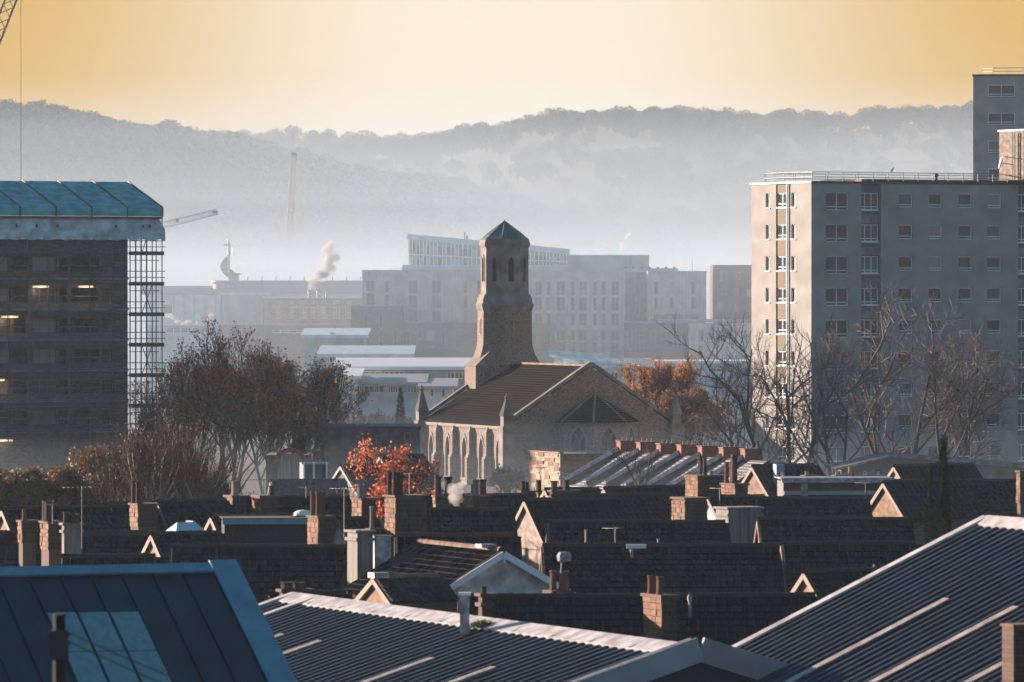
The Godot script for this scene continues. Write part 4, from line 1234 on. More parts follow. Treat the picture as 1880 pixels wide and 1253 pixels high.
	arch_ring(gg, Transform3D(Basis(), Vector3(-hw + 2.4, 0, 0)), arch(0, 1.4, 0.6, 2.0, 3.3), arch(0, 1.9, 0.5, 2.0, 3.66), 0.0, 0.1)
	put(gg.mesh(), "surround", M("ashlar"), gx)
	var gp := MB.new()
	flat(gp, Transform3D(Basis(), Vector3(-hw + 2.4, 0, 0)), arch(0, 1.4, 0.6, 2.0, 3.3), 0.01)
	put(gp.mesh(), "pane", M("leaded"), gx)
	# tower: octagon with one face nearly end-on to the low sun
	var tc := o.transform.affine_inverse() * Vector3(X(926.5, d + 21), 0, -(d + 21))
	var kt := (d + 21) / F
	var ph := (deg_to_rad(17.0 - 22.5) - f) / (TAU / 8)     # first corner so that faces look 12 degrees right of the camera
	var ta := M("tower_ashlar")
	var ty := func(v): return Y(v, d + 21)
	var base := MB.new()
	lathe(base, [[62, 0.0], [62, ty.call(668)], [52, ty.call(650)], [47.5, ty.call(632)], [47, ty.call(570)]], kt / cos(PI / 8) * 0.985, 8, ph, tc)
	put(base.mesh(), "tower_shaft", st, o)
	var cor := MB.new()
	lathe(cor, [[47.5, ty.call(571)], [49, ty.call(566)], [51, ty.call(560)], [48, ty.call(556)], [47.5, ty.call(549)], [45, ty.call(543)], [42.5, ty.call(540)], [41.5, ty.call(539)]], kt / cos(PI / 8) * 0.985, 8, ph, tc)
	put(cor.mesh(), "string_course", ta, o)
	cor = MB.new()
	lathe(cor, [[41.6, ty.call(455)], [43.5, ty.call(452)], [44.5, ty.call(448)], [43, ty.call(444)], [41, ty.call(438)]], kt / cos(PI / 8) * 0.985, 8, ph, tc)
	put(cor.mesh(), "cornice", ta, o)
	var bel := MB.new()
	var lou := holder("belfry_louvres", o)
	var rr := 41.3 * kt / cos(PI / 8) * 0.985
	for i in 8:
		var g0 := TAU * (i + ph) / 8
		var g1 := TAU * (i + 1 + ph) / 8
		var a := tc + Vector3(sin(g0), 0, cos(g0)) * rr
		var b := tc + Vector3(sin(g1), 0, cos(g1)) * rr
		var xx := (b - a).normalized()
		var tt := Transform3D(Basis(xx, Vector3.UP, xx.cross(Vector3.UP)), a)
		var wl := a.distance_to(b)
		var ai := arch(wl / 2, 0.56, ty.call(517), ty.call(484), ty.call(472))
		arch_panel(bel, tt, 0, wl, ty.call(541), ty.call(452), ai, 0.3)
		arch_ring(bel, tt, ai, arch(wl / 2, 0.92, ty.call(517), ty.call(484), ty.call(466)), 0.0, 0.06)
		for j in 12:
			var y := lerpf(ty.call(516), ty.call(476), j / 12.0)
			put(cube, "louvre", M("dark_metal"), lou, tt * Transform3D(Basis(Vector3.RIGHT, -0.7).scaled_local(Vector3(0.54, 0.02, 0.22)), Vector3(wl / 2, y, -0.2)))
		var bk := MB.new()
		flat(bk, tt, ai, -0.3)
		put(bk.mesh(), "louvre_back", M("leaded"), lou)
		# slit lights in the shaft
		var sl := holder("slit_light", o)
		var r2 := 47.2 * kt / cos(PI / 8) * 0.985
		var c := tc + (Vector3(sin(g0), 0, cos(g0)) + Vector3(sin(g1), 0, cos(g1))) * 0.5 * r2
		var ts := Transform3D(tt.basis, c)
		if i % 2 == 0:
			put(cube, "surround", M("ashlar"), sl, ts * Transform3D(Basis().scaled(Vector3(0.5, 1.5, 0.12)), Vector3(0, ty.call(600), 0.0)))
			put(cube, "opening", M("leaded"), sl, ts * Transform3D(Basis().scaled(Vector3(0.22, 1.2, 0.13)), Vector3(0, ty.call(600), 0.003)))
		else: sl.free()
	put(bel.mesh(), "belfry", ta, o)
	var cop := MB.new()
	lathe(cop, [[43.0, ty.call(440)], [33.5, ty.call(432.5)], [15, ty.call(418)], [0.0, ty.call(406)]], kt / cos(PI / 8) * 0.985, 8, ph, tc)
	put(cop.mesh(), "spire_roof", M("copper"), o)
	for i in 8:
		var g0 := TAU * (i + ph) / 8
		var r0 := kt / cos(PI / 8) * 0.985
		var e := Vector3(sin(g0), 0, cos(g0))
		rod(o, "spire_hip", M("copper"), tc + e * 33.5 * r0 + Vector3(0, ty.call(432.5), 0), tc + e * 15 * r0 + Vector3(0, ty.call(418), 0), 0.05)
		rod(o, "spire_hip", M("copper"), tc + e * 15 * r0 + Vector3(0, ty.call(418), 0), tc + Vector3(0, ty.call(406), 0), 0.05)
	rod(o, "finial", M("dark_metal"), tc + Vector3(0, ty.call(406), 0), tc + Vector3(0, ty.call(402), 0), 0.03)
	# stair turret buttress at the foot of the tower
	var q0 := tc + Vector3(-3.1, 0, 1.6)
	span(o, "tower_buttress", st, q0 + Vector3(-0.5, 0, -2.4), q0 + Vector3(1.4, ty.call(672), 0.6))
	var bm := MB.new()
	var yt: float = ty.call(672)
	var yu: float = ty.call(645)
	bm.quad(q0 + Vector3(-0.6, yt, -2.5), q0 + Vector3(-0.6, yt, 0.7), q0 + Vector3(1.1, yu, 0.0), q0 + Vector3(1.1, yu, -2.0))
	bm.quad(q0 + Vector3(-0.6, yt, 0.7), q0 + Vector3(1.5, yt, 0.7), q0 + Vector3(1.5, yu, 0.0), q0 + Vector3(1.1, yu, 0.0))
	put(bm.mesh(), "buttress_cap", M("tower_ashlar"), o)
	for q in [[1019, 1, 971], [1, 1, 966]]: pass
	var an := thing("aerial_cluster", "small aerials on the rim of the church tower", "aerial", W(964, 441, d + 19))
	for i in 3: rod(an, "antenna", M("grey_metal"), Vector3(i * 0.16 - 0.3, -0.1, 0), Vector3(i * 0.16 - 0.3, 0.55 - 0.12 * i, 0), 0.03)

func back_terrace() -> void:
	# brick terrace running towards the camera, its slate slopes facing the sun between raised party walls
	var d0 := 392.0
	var p0 := W(1141, 829, d0)
	var dir := Vector3(0.365, 0, 0.931)
	var sl := Vector3(-0.931, 0, 0.365)
	var unit := 3.55
	var run := 4.0
	var rise := 2.35
	for i in 7:
		var o := thing("terraced_house", ["brick terraced house with sunlit slate slope at the far end of the party walled terrace", "brick terraced house with slate slope, second in the party walled terrace", "brick terraced house with slate slope, third in the party walled terrace", "brick terraced house with slate slope, fourth in the party walled terrace", "brick terraced house with slate slope, fifth in the party walled terrace", "brick terraced house with slate slope, sixth in the party walled terrace", "brick terraced house at the near end of the party walled terrace"][i], "house", Vector3(p0.x, 0, p0.z) + dir * unit * i, 0, "party walled terrace below the church")
		var y := p0.y
		var mb := MB.new()
		var n := 14
		for j in n:
			var f0 := float(j) / n
			var f1 := float(j + 1) / n
			var a := sl * run * f0 + Vector3(0, y - rise * f0, 0)
			var b := sl * run * f1 + Vector3(0, y - rise * f1 + 0.03, 0)
			mb.quad(b, b + dir * unit, a + dir * unit, a)
			mb.quad(b - Vector3(0, 0.04, 0), b + dir * unit - Vector3(0, 0.04, 0), b + dir * unit, b)
		mb.quad(Vector3(0, y, 0), dir * unit + Vector3(0, y, 0), dir * unit - sl * run + Vector3(0, y - rise, 0), -sl * run + Vector3(0, y - rise, 0))
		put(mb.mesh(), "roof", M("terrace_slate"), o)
		var e := y - rise - 0.1
		var wl := MB.new()
		var c := [sl * (run - 0.3), sl * (run - 0.3) + dir * unit, -sl * (run - 0.3) + dir * unit, -sl * (run - 0.3)]
		for q in 4: wl.quad(c[q], c[(q + 1) % 4], c[(q + 1) % 4] + Vector3(0, e, 0), c[q] + Vector3(0, e, 0))
		put(wl.mesh(), "wall", M("red_brick"), o)
		for q in [0.9, 2.3]:
			var wn := holder("window", o, Transform3D(Basis(dir, Vector3.UP, sl), sl * (run - 0.29) + dir * q + Vector3(0, e - 1.5, 0)))
			span(wn, "frame", M("white_frame"), Vector3(-0.1, 0, -0.02), Vector3(0.8, 1.1, 0.06))
			span(wn, "pane", M("glass_dark"), Vector3(0, 0.1, 0.0), Vector3(0.7, 1.0, 0.065))
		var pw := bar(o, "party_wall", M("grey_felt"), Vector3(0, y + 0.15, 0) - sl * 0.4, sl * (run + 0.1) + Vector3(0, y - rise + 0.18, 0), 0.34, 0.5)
		bar(o, "party_coping", M("cap_white"), Vector3(0, y + 0.4, 0) - sl * 0.3, sl * (run + 0.1) + Vector3(0, y - rise + 0.42, 0), 0.42, 0.07)
		var ch := holder("chimney", o, Transform3D(Basis(dir, Vector3.UP, sl), Vector3(0, y, 0)))
		span(ch, "stack", M("red_brick"), Vector3(-0.3, -0.6, -1.0), Vector3(0.45, 0.66, 0.25))
		span(ch, "cap", M("stone_c"), Vector3(-0.36, 0.66, -1.06), Vector3(0.51, 0.74, 0.31))
		for q in 3: put(pot_mesh(), "pot", M("pot_pale"), ch, Transform3D(Basis().scaled(Vector3(0.07, 0.24, 0.07)), Vector3(0.08, 0.74, -0.75 + q * 0.35)))
	# the sunlit brick building beside it
	var d := 415.0
	var b := thing("brick_hall", "small flat fronted brick hall whose sunlit end glows beside the terrace", "building", W(1028, 540, d) * Vector3(1, 0, 1), deg_to_rad(24.0))
	var h := Y(833, d)
	var ww := 63 * d / F / sin(deg_to_rad(24.0))
	var wm := MB.new()
	shell(wm, Transform3D(), 8.0, h, ww, true)
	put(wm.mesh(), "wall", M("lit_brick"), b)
	var rm := MB.new()
	rm.quad(Vector3(0, h, 0.2), Vector3(8, h - 1.0, 0.2), Vector3(8, h - 1.0, -ww - 0.2), Vector3(0, h, -ww - 0.2))
	span(b, "coping", M("stone_b"), Vector3(-0.12, h, -ww - 0.12), Vector3(0.25, h + 0.1, 0.12))
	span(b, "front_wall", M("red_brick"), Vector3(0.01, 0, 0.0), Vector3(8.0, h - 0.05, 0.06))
	var rows := 11
	for r in rows:
		for c in 7:
			if (r * 7 + c) % 9 == 4: continue
			var off := 0.5 if r % 2 else 0.0
			var z0: float = -ww + (c + off * 0.5) * ww / 7.3
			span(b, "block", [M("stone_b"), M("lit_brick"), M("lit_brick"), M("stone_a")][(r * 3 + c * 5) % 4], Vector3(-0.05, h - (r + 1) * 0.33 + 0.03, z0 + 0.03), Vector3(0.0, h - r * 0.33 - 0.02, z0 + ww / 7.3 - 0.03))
	span(b, "sign_board", M("stone_c"), Vector3(-0.12, h - 0.85, -ww * 0.72), Vector3(-0.055, h - 0.62, -ww * 0.45))
	# dim roofs on the left middle ground
	var dm := 400.0
	var w := block("long_low_building", "long dark flat roofed building left of the church", "building", 590, 768, 789, dm + 40, 9.0, M("concrete_dark"), [[690, 800, 700, 815], [742, 795, 765, 815]])
	glaze(w, M("concrete"), [0.5], [])
	span(w.o, "parapet", M("grey_felt"), Vector3(-0.2, w.h, -9), Vector3(w.w + 0.2, w.h + 0.25, 0.2))
	for u in [655, 680, 706, 757]:
		var v := thing("roof_vent", "small pale vent on the long dark flat roofed building", "vent", W(u, 788, dm + 42), 0, "vents on the flat roofed building")
		rod(v, "pipe", M("zinc"), Vector3.ZERO, Vector3(0, 0.4, 0), 0.07)
		rod(v, "cap", M("zinc"), Vector3(0, 0.4, 0), Vector3(0, 0.5, 0), 0.17)
	w = block("arched_building", "dim grey building with a round red brick arch below the evergreen", "building", 488, 566, 836, dm + 5, 6.0, M("concrete_dark"))
	var am := MB.new()
	var ctr: Vector3 = W(532, 855, dm + 4.6) - w.o.position
	for i in 12:
		var g := PI * i / 12.0
		var g2 := PI * (i + 1) / 12.0
		var e0 := Vector3(cos(g), sin(g), 0)
		var e1 := Vector3(cos(g2), sin(g2), 0)
		am.quad(ctr + e0 * 0.92, ctr + e0 * 1.25, ctr + e1 * 1.25, ctr + e1 * 0.92)
		am.quad(ctr + e0 * 1.25 , ctr + e0 * 1.25 - Vector3(0, 0, 0.5), ctr + e1 * 1.25 - Vector3(0, 0, 0.5), ctr + e1 * 1.25)
	put(am.mesh(), "arch", M("red_brick"), w.o)
	w.o.position.y = 0.0
	var dw := thing("dormer_window", "teal framed dormer with white corner posts below the evergreen", "dormer", W(556, 880, 352), deg_to_rad(10.0))
	span(dw, "wall", M("grey_felt"), Vector3(0.0, -0.6, -1.6), Vector3(1.5, 1.0, -0.02))
	for x in [0.0, 0.62, 1.42]: span(dw, "post", M("white_paint"), Vector3(x, -0.3, 0.0), Vector3(x + 0.1, 1.05, 0.08))
	span(dw, "head", M("plant_blue"), Vector3(-0.1, 0.9, -0.01), Vector3(1.6, 1.02, 0.06))
	for x in [0.12, 0.74]: span(dw, "pane", M("glass_teal"), Vector3(x, 0.0, 0.0), Vector3(x + 0.48, 0.88, 0.03))
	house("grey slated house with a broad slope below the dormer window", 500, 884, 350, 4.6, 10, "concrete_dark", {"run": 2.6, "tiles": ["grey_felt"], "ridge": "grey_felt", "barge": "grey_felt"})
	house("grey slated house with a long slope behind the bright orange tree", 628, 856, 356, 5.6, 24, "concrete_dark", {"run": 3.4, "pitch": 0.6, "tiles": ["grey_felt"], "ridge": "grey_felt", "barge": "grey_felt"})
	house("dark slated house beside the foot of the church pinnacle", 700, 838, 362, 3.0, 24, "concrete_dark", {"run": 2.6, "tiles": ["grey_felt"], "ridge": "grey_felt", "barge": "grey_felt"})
	span(w.o, "arch_infill", M("stack_render"), ctr + Vector3(-0.9, -2, -0.3), ctr + Vector3(0.9, 0.85, -0.1))

func pot_mesh() -> Mesh:                    # chimney pot one unit high, radius about one
	if not meshes.has("pot"):
		var mb := MB.new()
		lathe(mb, [[1.15, 0.0], [1.15, 0.08], [0.98, 0.1], [0.86, 0.86], [1.05, 0.88], [1.08, 1.0], [0.72, 1.0], [0.68, 0.8], [0.0, 0.8]], 1.0, 8)
		meshes["pot"] = mb.mesh()
	return meshes["pot"]
func tile_mesh() -> Mesh:                   # an interlocking pantile: roll and pan, tail lifted over the course below
	if not meshes.has("tile"):
		var mb := MB.new()
		var prof := [[0.0, 0.012], [0.045, 0.052], [0.09, 0.012], [0.19, 0.0], [0.3, 0.012]]
		for i in 4:
			var a: Array = prof[i]
			var b: Array = prof[i + 1]
			mb.quad(Vector3(a[0], a[1] + 0.035, 0.4), Vector3(b[0], b[1] + 0.035, 0.4), Vector3(b[0], b[1], 0), Vector3(a[0], a[1], 0))
			mb.quad(Vector3(a[0], a[1] - 0.0, 0.398), Vector3(b[0], b[1] - 0.0, 0.398), Vector3(b[0], b[1] + 0.035, 0.4), Vector3(a[0], a[1] + 0.035, 0.4))
		meshes["tile"] = mb.mesh()
	return meshes["tile"]
func ridge_mesh() -> Mesh:
	if not meshes.has("ridge"):
		var mb := MB.new()
		for i in 5:
			var g := PI * i / 5.0
			var h := PI * (i + 1) / 5.0
			for q in [[0.0, 0.40, 0.15], [0.40, 0.45, 0.165]]:
				mb.quad(Vector3(q[0], sin(g) * q[2], cos(g) * q[2]), Vector3(q[1], sin(g) * q[2], cos(g) * q[2]), Vector3(q[1], sin(h) * q[2], cos(h) * q[2]), Vector3(q[0], sin(h) * q[2], cos(h) * q[2]))
		meshes["ridge"] = mb.mesh()
	return meshes["ridge"]

# A pitched roofed house. Its left gable stands at (u, v of the apex, d); the ridge runs right and away by the angle a.
func house(label: String, u: float, v: float, d: float, length: float, a: float, gable: String, q := {}) -> Node3D:
	var run: float = q.get("run", 3.1)
	var pitch: float = q.get("pitch", 0.74)
	var o := thing(q.get("called", "terraced_house"), label, "house", Vector3(X(u, d), 0, -d), deg_to_rad(a), "houses of the near terraces")
	o.rotation.z = rng.randf_range(-0.007, 0.005)
	var hr := Y(v, d)
	var he := hr - run * pitch
	var wl := MB.new()
	wl.quad(Vector3(0, 0, run), Vector3(length, 0, run), Vector3(length, he, run), Vector3(0, he, run))
	wl.quad(Vector3(length, 0, -run), Vector3(0, 0, -run), Vector3(0, he, -run), Vector3(length, he, -run))
	wl.quad(Vector3(length, 0, run), Vector3(length, 0, -run), Vector3(length, he, -run), Vector3(length, he, run))
	wl.tri(Vector3(length, he, run), Vector3(length, he, -run), Vector3(length, hr, 0))
	put(wl.mesh(), "wall", M("house_wall"), o)
	var gw := MB.new()
	gw.quad(Vector3(0, 0, -run), Vector3(0, 0, run), Vector3(0, he, run), Vector3(0, he, -run))
	gw.tri(Vector3(0, he, -run), Vector3(0, he, run), Vector3(0, hr, 0))
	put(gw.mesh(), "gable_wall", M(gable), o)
	# roof slabs, then tiles
	var rm := MB.new()
	var over: float = q.get("over", 0.1)
	var x0 := -over
	var x1 := length + 0.05
	var er := run + 0.25
	var ey := hr - er * pitch
	rm.quad(Vector3(x0, ey, er), Vector3(x1, ey, er), Vector3(x1, hr, 0), Vector3(x0, hr, 0))
	rm.quad(Vector3(x1, ey, -er), Vector3(x0, ey, -er), Vector3(x0, hr, 0), Vector3(x1, hr, 0))
	rm.quad(Vector3(x0, ey - 0.1, er), Vector3(x1, ey - 0.1, er), Vector3(x1, ey, er), Vector3(x0, ey, er))
	rm.quad(Vector3(x0, ey - 0.1, -er), Vector3(x0, ey - 0.1, er), Vector3(x1, ey - 0.1, er), Vector3(x1, ey - 0.1, -er))
	var tm: Array = q.get("tiles", ["tile_a", "tile_b", "tile_c"])
	var roof := put(rm.mesh(), "roof", M(tm[0]), o)
	var slope := sqrt(1.0 + pitch * pitch)
	var down := Vector3(0, -pitch, 1) / slope
	var nrm := Vector3(0, 1, pitch) / slope
	var rows := int(er * slope / 0.34)
	var cols := int((x1 - x0) / 0.3)
	var single: int = q.get("single", 0)
	var rest := []
	for r in rows:
		for c in cols:
			var t := Transform3D(Basis(Vector3.RIGHT, nrm, down).rotated(Vector3.UP, rng.randf_range(-0.006, 0.006)), Vector3(x0 + c * 0.3, hr, 0) + down * (0.1 + r * 0.34) + nrm * (0.02 + rng.randf() * 0.004))
			if r * cols + c < single: put(tile_mesh(), "tile", M(tm[rng.randi() % tm.size()]), roof, t)
			else: rest.append(t)
	if rest.size():
		var mm := MultiMesh.new()
		mm.transform_format = MultiMesh.TRANSFORM_3D
		mm.mesh = tile_mesh()
		mm.instance_count = rest.size()
		for i in rest.size(): mm.set_instance_transform(i, rest[i])
		var mi := MultiMeshInstance3D.new()
		mi.multimesh = mm
		mi.name = "tiling"
		mi.material_override = M(tm[rng.randi() % tm.size()])
		mi.set_meta("kind", "stuff")
		roof.add_child(mi, true)
	var n := int((x1 - x0) / 0.42)
	for i in n: put(ridge_mesh(), "ridge_tile", M(q.get("ridge", "ridge_tile")), roof, Transform3D(Basis(Vector3(0, 1, 0), rng.randf_range(-0.02, 0.02)), Vector3(x0 + i * 0.42, hr - 0.02 + rng.randf() * 0.02, 0)))
	for s in [-1, 1]:
		bar(o, "bargeboard", M(q.get("barge", "barge")), Vector3(x0 - 0.03, ey - 0.12, s * er), Vector3(x0 - 0.03, hr - 0.1, s * 0.0), 0.05, 0.2)
	span(o, "gutter", M("dark_metal"), Vector3(x0, ey - 0.12, er + 0.002), Vector3(x1, ey - 0.01, er + 0.12))
	return o

# A chimney on a house: corners left / near / right as bearings, top and foot as drops.
func chimney(h: Node3D, ul: float, uc: float, ur: float, vt: float, vb: float, d: float, kind: String, pots := []) -> void:
	var a := deg_to_rad(24.0)
	var zd := clampf((uc - ul) * d / F / sin(a), 0.35, 1.7)
	var xw := clampf((ur - uc) * d / F / cos(a), 0.4, 2.6)
	var world := Transform3D(Basis(Vector3.UP, a), Vector3(X(uc, d), 0, -d))
	var c := holder("chimney", h, h.transform.affine_inverse() * world)
	var y1 := Y(vt, d)
	var y0 := Y(vb, d) - 2.2
	var core: String = {"stone": "mortar", "brick": "soot_brick", "render": "stack_render"}[kind]
	span(c, "stack", M(core), Vector3(0.03, y0, -zd + 0.03), Vector3(xw - 0.03, y1, -0.03))
	if kind == "stone":
		var y := Y(vb, d) - 0.3
		while y < y1 - 0.1:
			var hh := rng.randf_range(0.15, 0.24)
			hh = minf(hh, y1 - y)
			for side in 2:
				var p := 0.0
				var full := zd if side == 0 else xw
				while p < full - 0.05:
					var ln := minf(rng.randf_range(0.2, 0.42), full - p)
					if full - p - ln < 0.12: ln = full - p
					var pr := rng.randf_range(0.0, 0.035)
					var m := M(["stone_a", "stone_b", "stone_c", "stone_a", "stone_d"][rng.randi() % 5])
					if side == 0: span(c, "stone", m, Vector3(-pr, y + 0.012, -zd + p + 0.012), Vector3(0.2, y + hh - 0.012, -zd + p + ln - 0.012))
					else: span(c, "stone", M(["stone_soot", "stone_soot_b", "stone_soot"][rng.randi() % 3]), Vector3(p + 0.03, y + 0.012, -0.2), Vector3(p + ln + 0.0, y + hh - 0.012, pr - 0.01))
					p += ln
			y += hh
	else:
		span(c, "band", M("stone_d" if kind == "brick" else core), Vector3(-0.05, y1 - 0.32, -zd - 0.05), Vector3(xw + 0.05, y1 - 0.2, 0.05))
	span(c, "cap", M("stone_d" if kind != "render" else "stack_render"), Vector3(-0.07, y1, -zd - 0.07), Vector3(xw + 0.07, y1 + 0.09, 0.07))
	var i := 0
	for p in pots:
		var r: float = p[2] * d / F * 0.5
		var at := c.transform.affine_inverse() * (h.transform.affine_inverse() * Vector3(X(p[0], d), 0, -d))
		var z := clampf(-zd * (0.25 + 0.5 * (i % 2)), -zd + 0.1, -0.1)
		var x := clampf(at.x + z * tan(a) * 0.0, 0.08, xw - 0.08)
		var ht: float = Y(p[1], d) - y1 - 0.09
		put(pot_mesh(), "pot", M(p[3]), c, Transform3D(Basis().scaled(Vector3(r, maxf(ht, 0.2), r)), Vector3(x, y1 + 0.088, z)))
		i += 1

func aerial(label: String, u: float, vt: float, vb: float, d: float, turn: float, boom := 0.9) -> void:
	var o := thing("television_aerial", label, "aerial", W(u, vb, d), turn)
	var h := Y(vt, d) - Y(vb, d)
	rod(o, "mast", M("aerial"), Vector3.ZERO, Vector3(0, h, 0), 0.028)
	rod(o, "boom", M("aerial"), Vector3(-boom * 0.6, h - 0.06, 0), Vector3(boom * 0.4, h - 0.02, 0), 0.013)
	for i in 7: rod(o, "element", M("aerial"), Vector3(-boom * 0.6 + i * boom / 7, h - 0.05, -0.22), Vector3(-boom * 0.6 + i * boom / 7, h - 0.05, 0.22), 0.01)

func vent_pipe(label: String, u: float, vt: float, vb: float, d: float) -> void:
	var o := thing("vent_pipe", label, "vent pipe", W(u, vb, d))
	var h := Y(vt, d) - Y(vb, d)
	rod(o, "pipe", M("zinc"), Vector3(0, -0.6, 0), Vector3(0, h, 0), 0.05)
	rod(o, "collar", M("zinc"), Vector3(0, -0.1, 0), Vector3(0, 0.05, 0), 0.09)

func houses() -> void:
	var h: Node3D
	var dark := ["tile_a", "tile_b", "tile_c"]
	# --- farthest row
	h = house("terraced house with a lit bargeboarded gable below the bare trees of the flats", 1646, 857, 318, 5.0, 24, "gable_render", {"run": 1.7})
	h = house("terraced house with a lit gable and a blue side wall beside the tall clustered pots", 1385, 857, 316, 4.0, 24, "gable_tan", {"run": 1.8})
	span(h, "side_wall", M("blue_flash"), Vector3(0.6, 4.0, 1.2), Vector3(1.1, Y(852, 316), 1.6))
	h = house("dark terraced house with a row of small pots under the low hall", 1440, 884, 300, 9.0, 8, "gable_tan", {"run": 2.4})
	chimney(h, 1434, 1438, 1446, 879, 890, 299, "brick", [[1440, 868, 7, "pot_pale"]])
	chimney(h, 1474, 1480, 1500, 876, 890, 299, "brick", [[1483, 866, 6, "pot_pale"], [1493, 867, 6, "pot"]])
	chimney(h, 1530, 1536, 1556, 876, 890, 298, "brick", [[1539, 866, 6, "pot_pale"], [1549, 867, 6, "pot"]])
	chimney(h, 1556, 1560, 1578, 877, 890, 298, "brick", [[1563, 857, 7, "pot_pale"], [1572, 863, 6, "pot"]])
	var dz := thing("flat_dormer", "long flat roofed dormer with pale fascias behind the tiled terrace", "dormer", W(1440, 905, 292), deg_to_rad(4.0))
	span(dz, "wall", M("grey_felt"), Vector3(0, -0.9, -3.0), Vector3(5.6, 0.55, -0.3))
	span(dz, "fascia", M("zinc"), Vector3(-0.1, 0.5, -0.3), Vector3(5.7, 0.68, -0.12))
	span(dz, "roof", M("zinc"), Vector3(-0.15, 0.681, -3.2), Vector3(5.75, 0.74, -0.1))
	span(dz, "sill_flashing", M("pale_grey"), Vector3(0.0, -0.12, -0.1), Vector3(5.6, 0.08, 0.05))
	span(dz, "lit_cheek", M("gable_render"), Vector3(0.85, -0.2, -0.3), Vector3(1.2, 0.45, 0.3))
	h = house("dark terraced house at the edge under the low hall", 1772, 884, 300, 6.0, 10, "gable_tan", {"run": 2.6})
	chimney(h, 1868, 1874, 1900, 868, 915, 295, "stone", [])
	# --- row below the church
	h = house("terraced house with a small lit gable and dark roof below the party walled terrace", 1114, 898, 284, 4.6, 24, "gable_tan", {"run": 1.4})
	h = house("small house with a pale lit gable among the dark pots", 1003, 900, 286, 3.0, 24, "gable_render", {"run": 1.2})
	chimney(h, 953, 958, 985, 905, 915, 285, "stone", [[962, 884, 10, "pot_dark"], [973, 886, 10, "pot_dark"]])
	chimney(h, 985, 988, 1000, 906, 915, 287, "brick", [[990, 882, 11, "pot_dark"]])
	chimney(h, 1008, 1014, 1064, 904, 918, 283, "brick", [[1020, 884, 14, "pot_dark"], [1051, 883, 13, "pot_dark"]])
	h = house("long dark terraced house behind the steam and twin grey pots", 770, 912, 280, 5.6, 8, "gable_tan", {"run": 2.2})
	chimney(h, 795, 800, 845, 913, 930, 278, "stone", [[803, 872, 9, "pot"], [811, 876, 10, "pot_dark"], [829, 876, 16, "pot_dark"]])
	chimney(h, 851, 868, 900, 914, 938, 277, "stone", [[877, 881, 16, "stack_render"], [905, 882, 18, "soot_brick"]])
	h = house("terraced house with serrated ridge and pale round pot below the brick arch", 418, 916, 272, 6.0, 6, "gable_tan", {"run": 2.2})
	chimney(h, 410, 427, 452, 914, 936, 270, "stone", [[436, 884, 16, "pot_pale"]])
	chimney(h, 461, 478, 512, 914, 935, 270, "stone", [[506, 893, 11, "pot_dark"]])
	h = house("dark terraced house with a narrow lit gable under the birch trees", 192, 927, 264, 4.0, 24, "gable_tan", {"run": 1.3})
	h = house("dark terraced house with a tall potted stone chimney under the birches", 205, 932, 262, 6.0, 8, "gable_tan", {"run": 2.2})
	chimney(h, 235, 253, 288, 929, 957, 258, "stone", [[247, 886, 9, "pot_dark"], [256, 884, 12, "pot_dark"], [263, 898, 9, "pot"]])
	h = house("terraced house with a tall tan gable beside the potted stone chimney", 292, 922, 262, 3.4, 24, "gable_tan", {"run": 1.5})
	h = house("dark terraced house with a little lit gable at the far left end", 8, 937, 256, 5.0, 24, "gable_tan", {"run": 1.3})
	h = house("tiled terraced house right of the bark brown gable with lines of glinting tiles", 1395, 917, 268, 5.2, 4, "gable_tan", {"single": 230, "tiles": dark})
	h = house("terraced house with a large bargeboarded tan gable beside the dark conifer", 1627, 887, 276, 4.4, 24, "gable_tan", {"run": 2.1})
	# --- second row
	h = house("dark terraced house with a rendered grey chimney wall at the left", -40, 980, 246, 7.0, 6, "gable_tan", {"run": 2.3})
	chimney(h, 30, 40, 66, 960, 985, 243, "stone", [[46, 937, 9, "pot"], [52, 936, 9, "pot_dark"]])
	chimney(h, 70, 88, 112, 962, 998, 241, "stone", [[77, 922, 18, "pot_dark"], [91, 921, 9, "pot"]])
	chimney(h, 112, 116, 150, 965, 1040, 236, "render", [[115, 941, 7, "pot"], [123, 941, 7, "pot"], [138, 945, 22, "pot_dark"]])
	h = house("terraced house with a pale gable between the skylight dome and the birches", 390, 950, 247, 5.4, 24, "gable_render", {"run": 1.3})
	var fd := thing("flat_dormer", "low flat roofed dormer with a teal edge behind the stone chimney", "dormer", W(412, 985, 243), deg_to_rad(6.0))
	span(fd, "wall", M("felt"), Vector3(0, -0.6, -2.5), Vector3(3.6, 0.55, -0.2))
	span(fd, "fascia", M("blue_flash"), Vector3(-0.1, 0.5, -0.2), Vector3(3.7, 0.72, -0.02))
	span(fd, "roof", M("felt"), Vector3(-0.1, 0.721, -2.6), Vector3(3.7, 0.76, 0.0))
	var dome := thing("skylight_dome", "white skylight dome on the flat dormer beside the stone chimney", "skylight", W(556, 947, 245))
	var dmm := MB.new()
	lathe(dmm, [[0.42, 0.0], [0.42, 0.07], [0.36, 0.15], [0.22, 0.22], [0.0, 0.25]], 1.0, 16)
	put(dmm.mesh(), "dome", M("white_paint"), dome)
	span(dome, "curb", M("felt"), Vector3(-0.5, -0.1, -0.5), Vector3(0.5, -0.002, 0.5))
	h = house("terraced house with a white rendered gable behind the blue white board", 625, 954, 244, 1.7, 24, "gable_white", {"run": 1.35})
	chimney(h, 563, 584, 612, 952, 1003, 236, "stone", [[577, 903, 8, "pot"], [587, 904, 9, "pot"], [597, 905, 14, "pot"]])
	chimney(h, 645, 664, 690, 919, 976, 248, "stone", [[665, 890, 19, "stack_render"]])
	chimney(h, 676, 680, 700, 975, 990, 240, "brick", [[684, 930, 8, "pot_pale"], [692, 936, 10, "soot_brick"]])
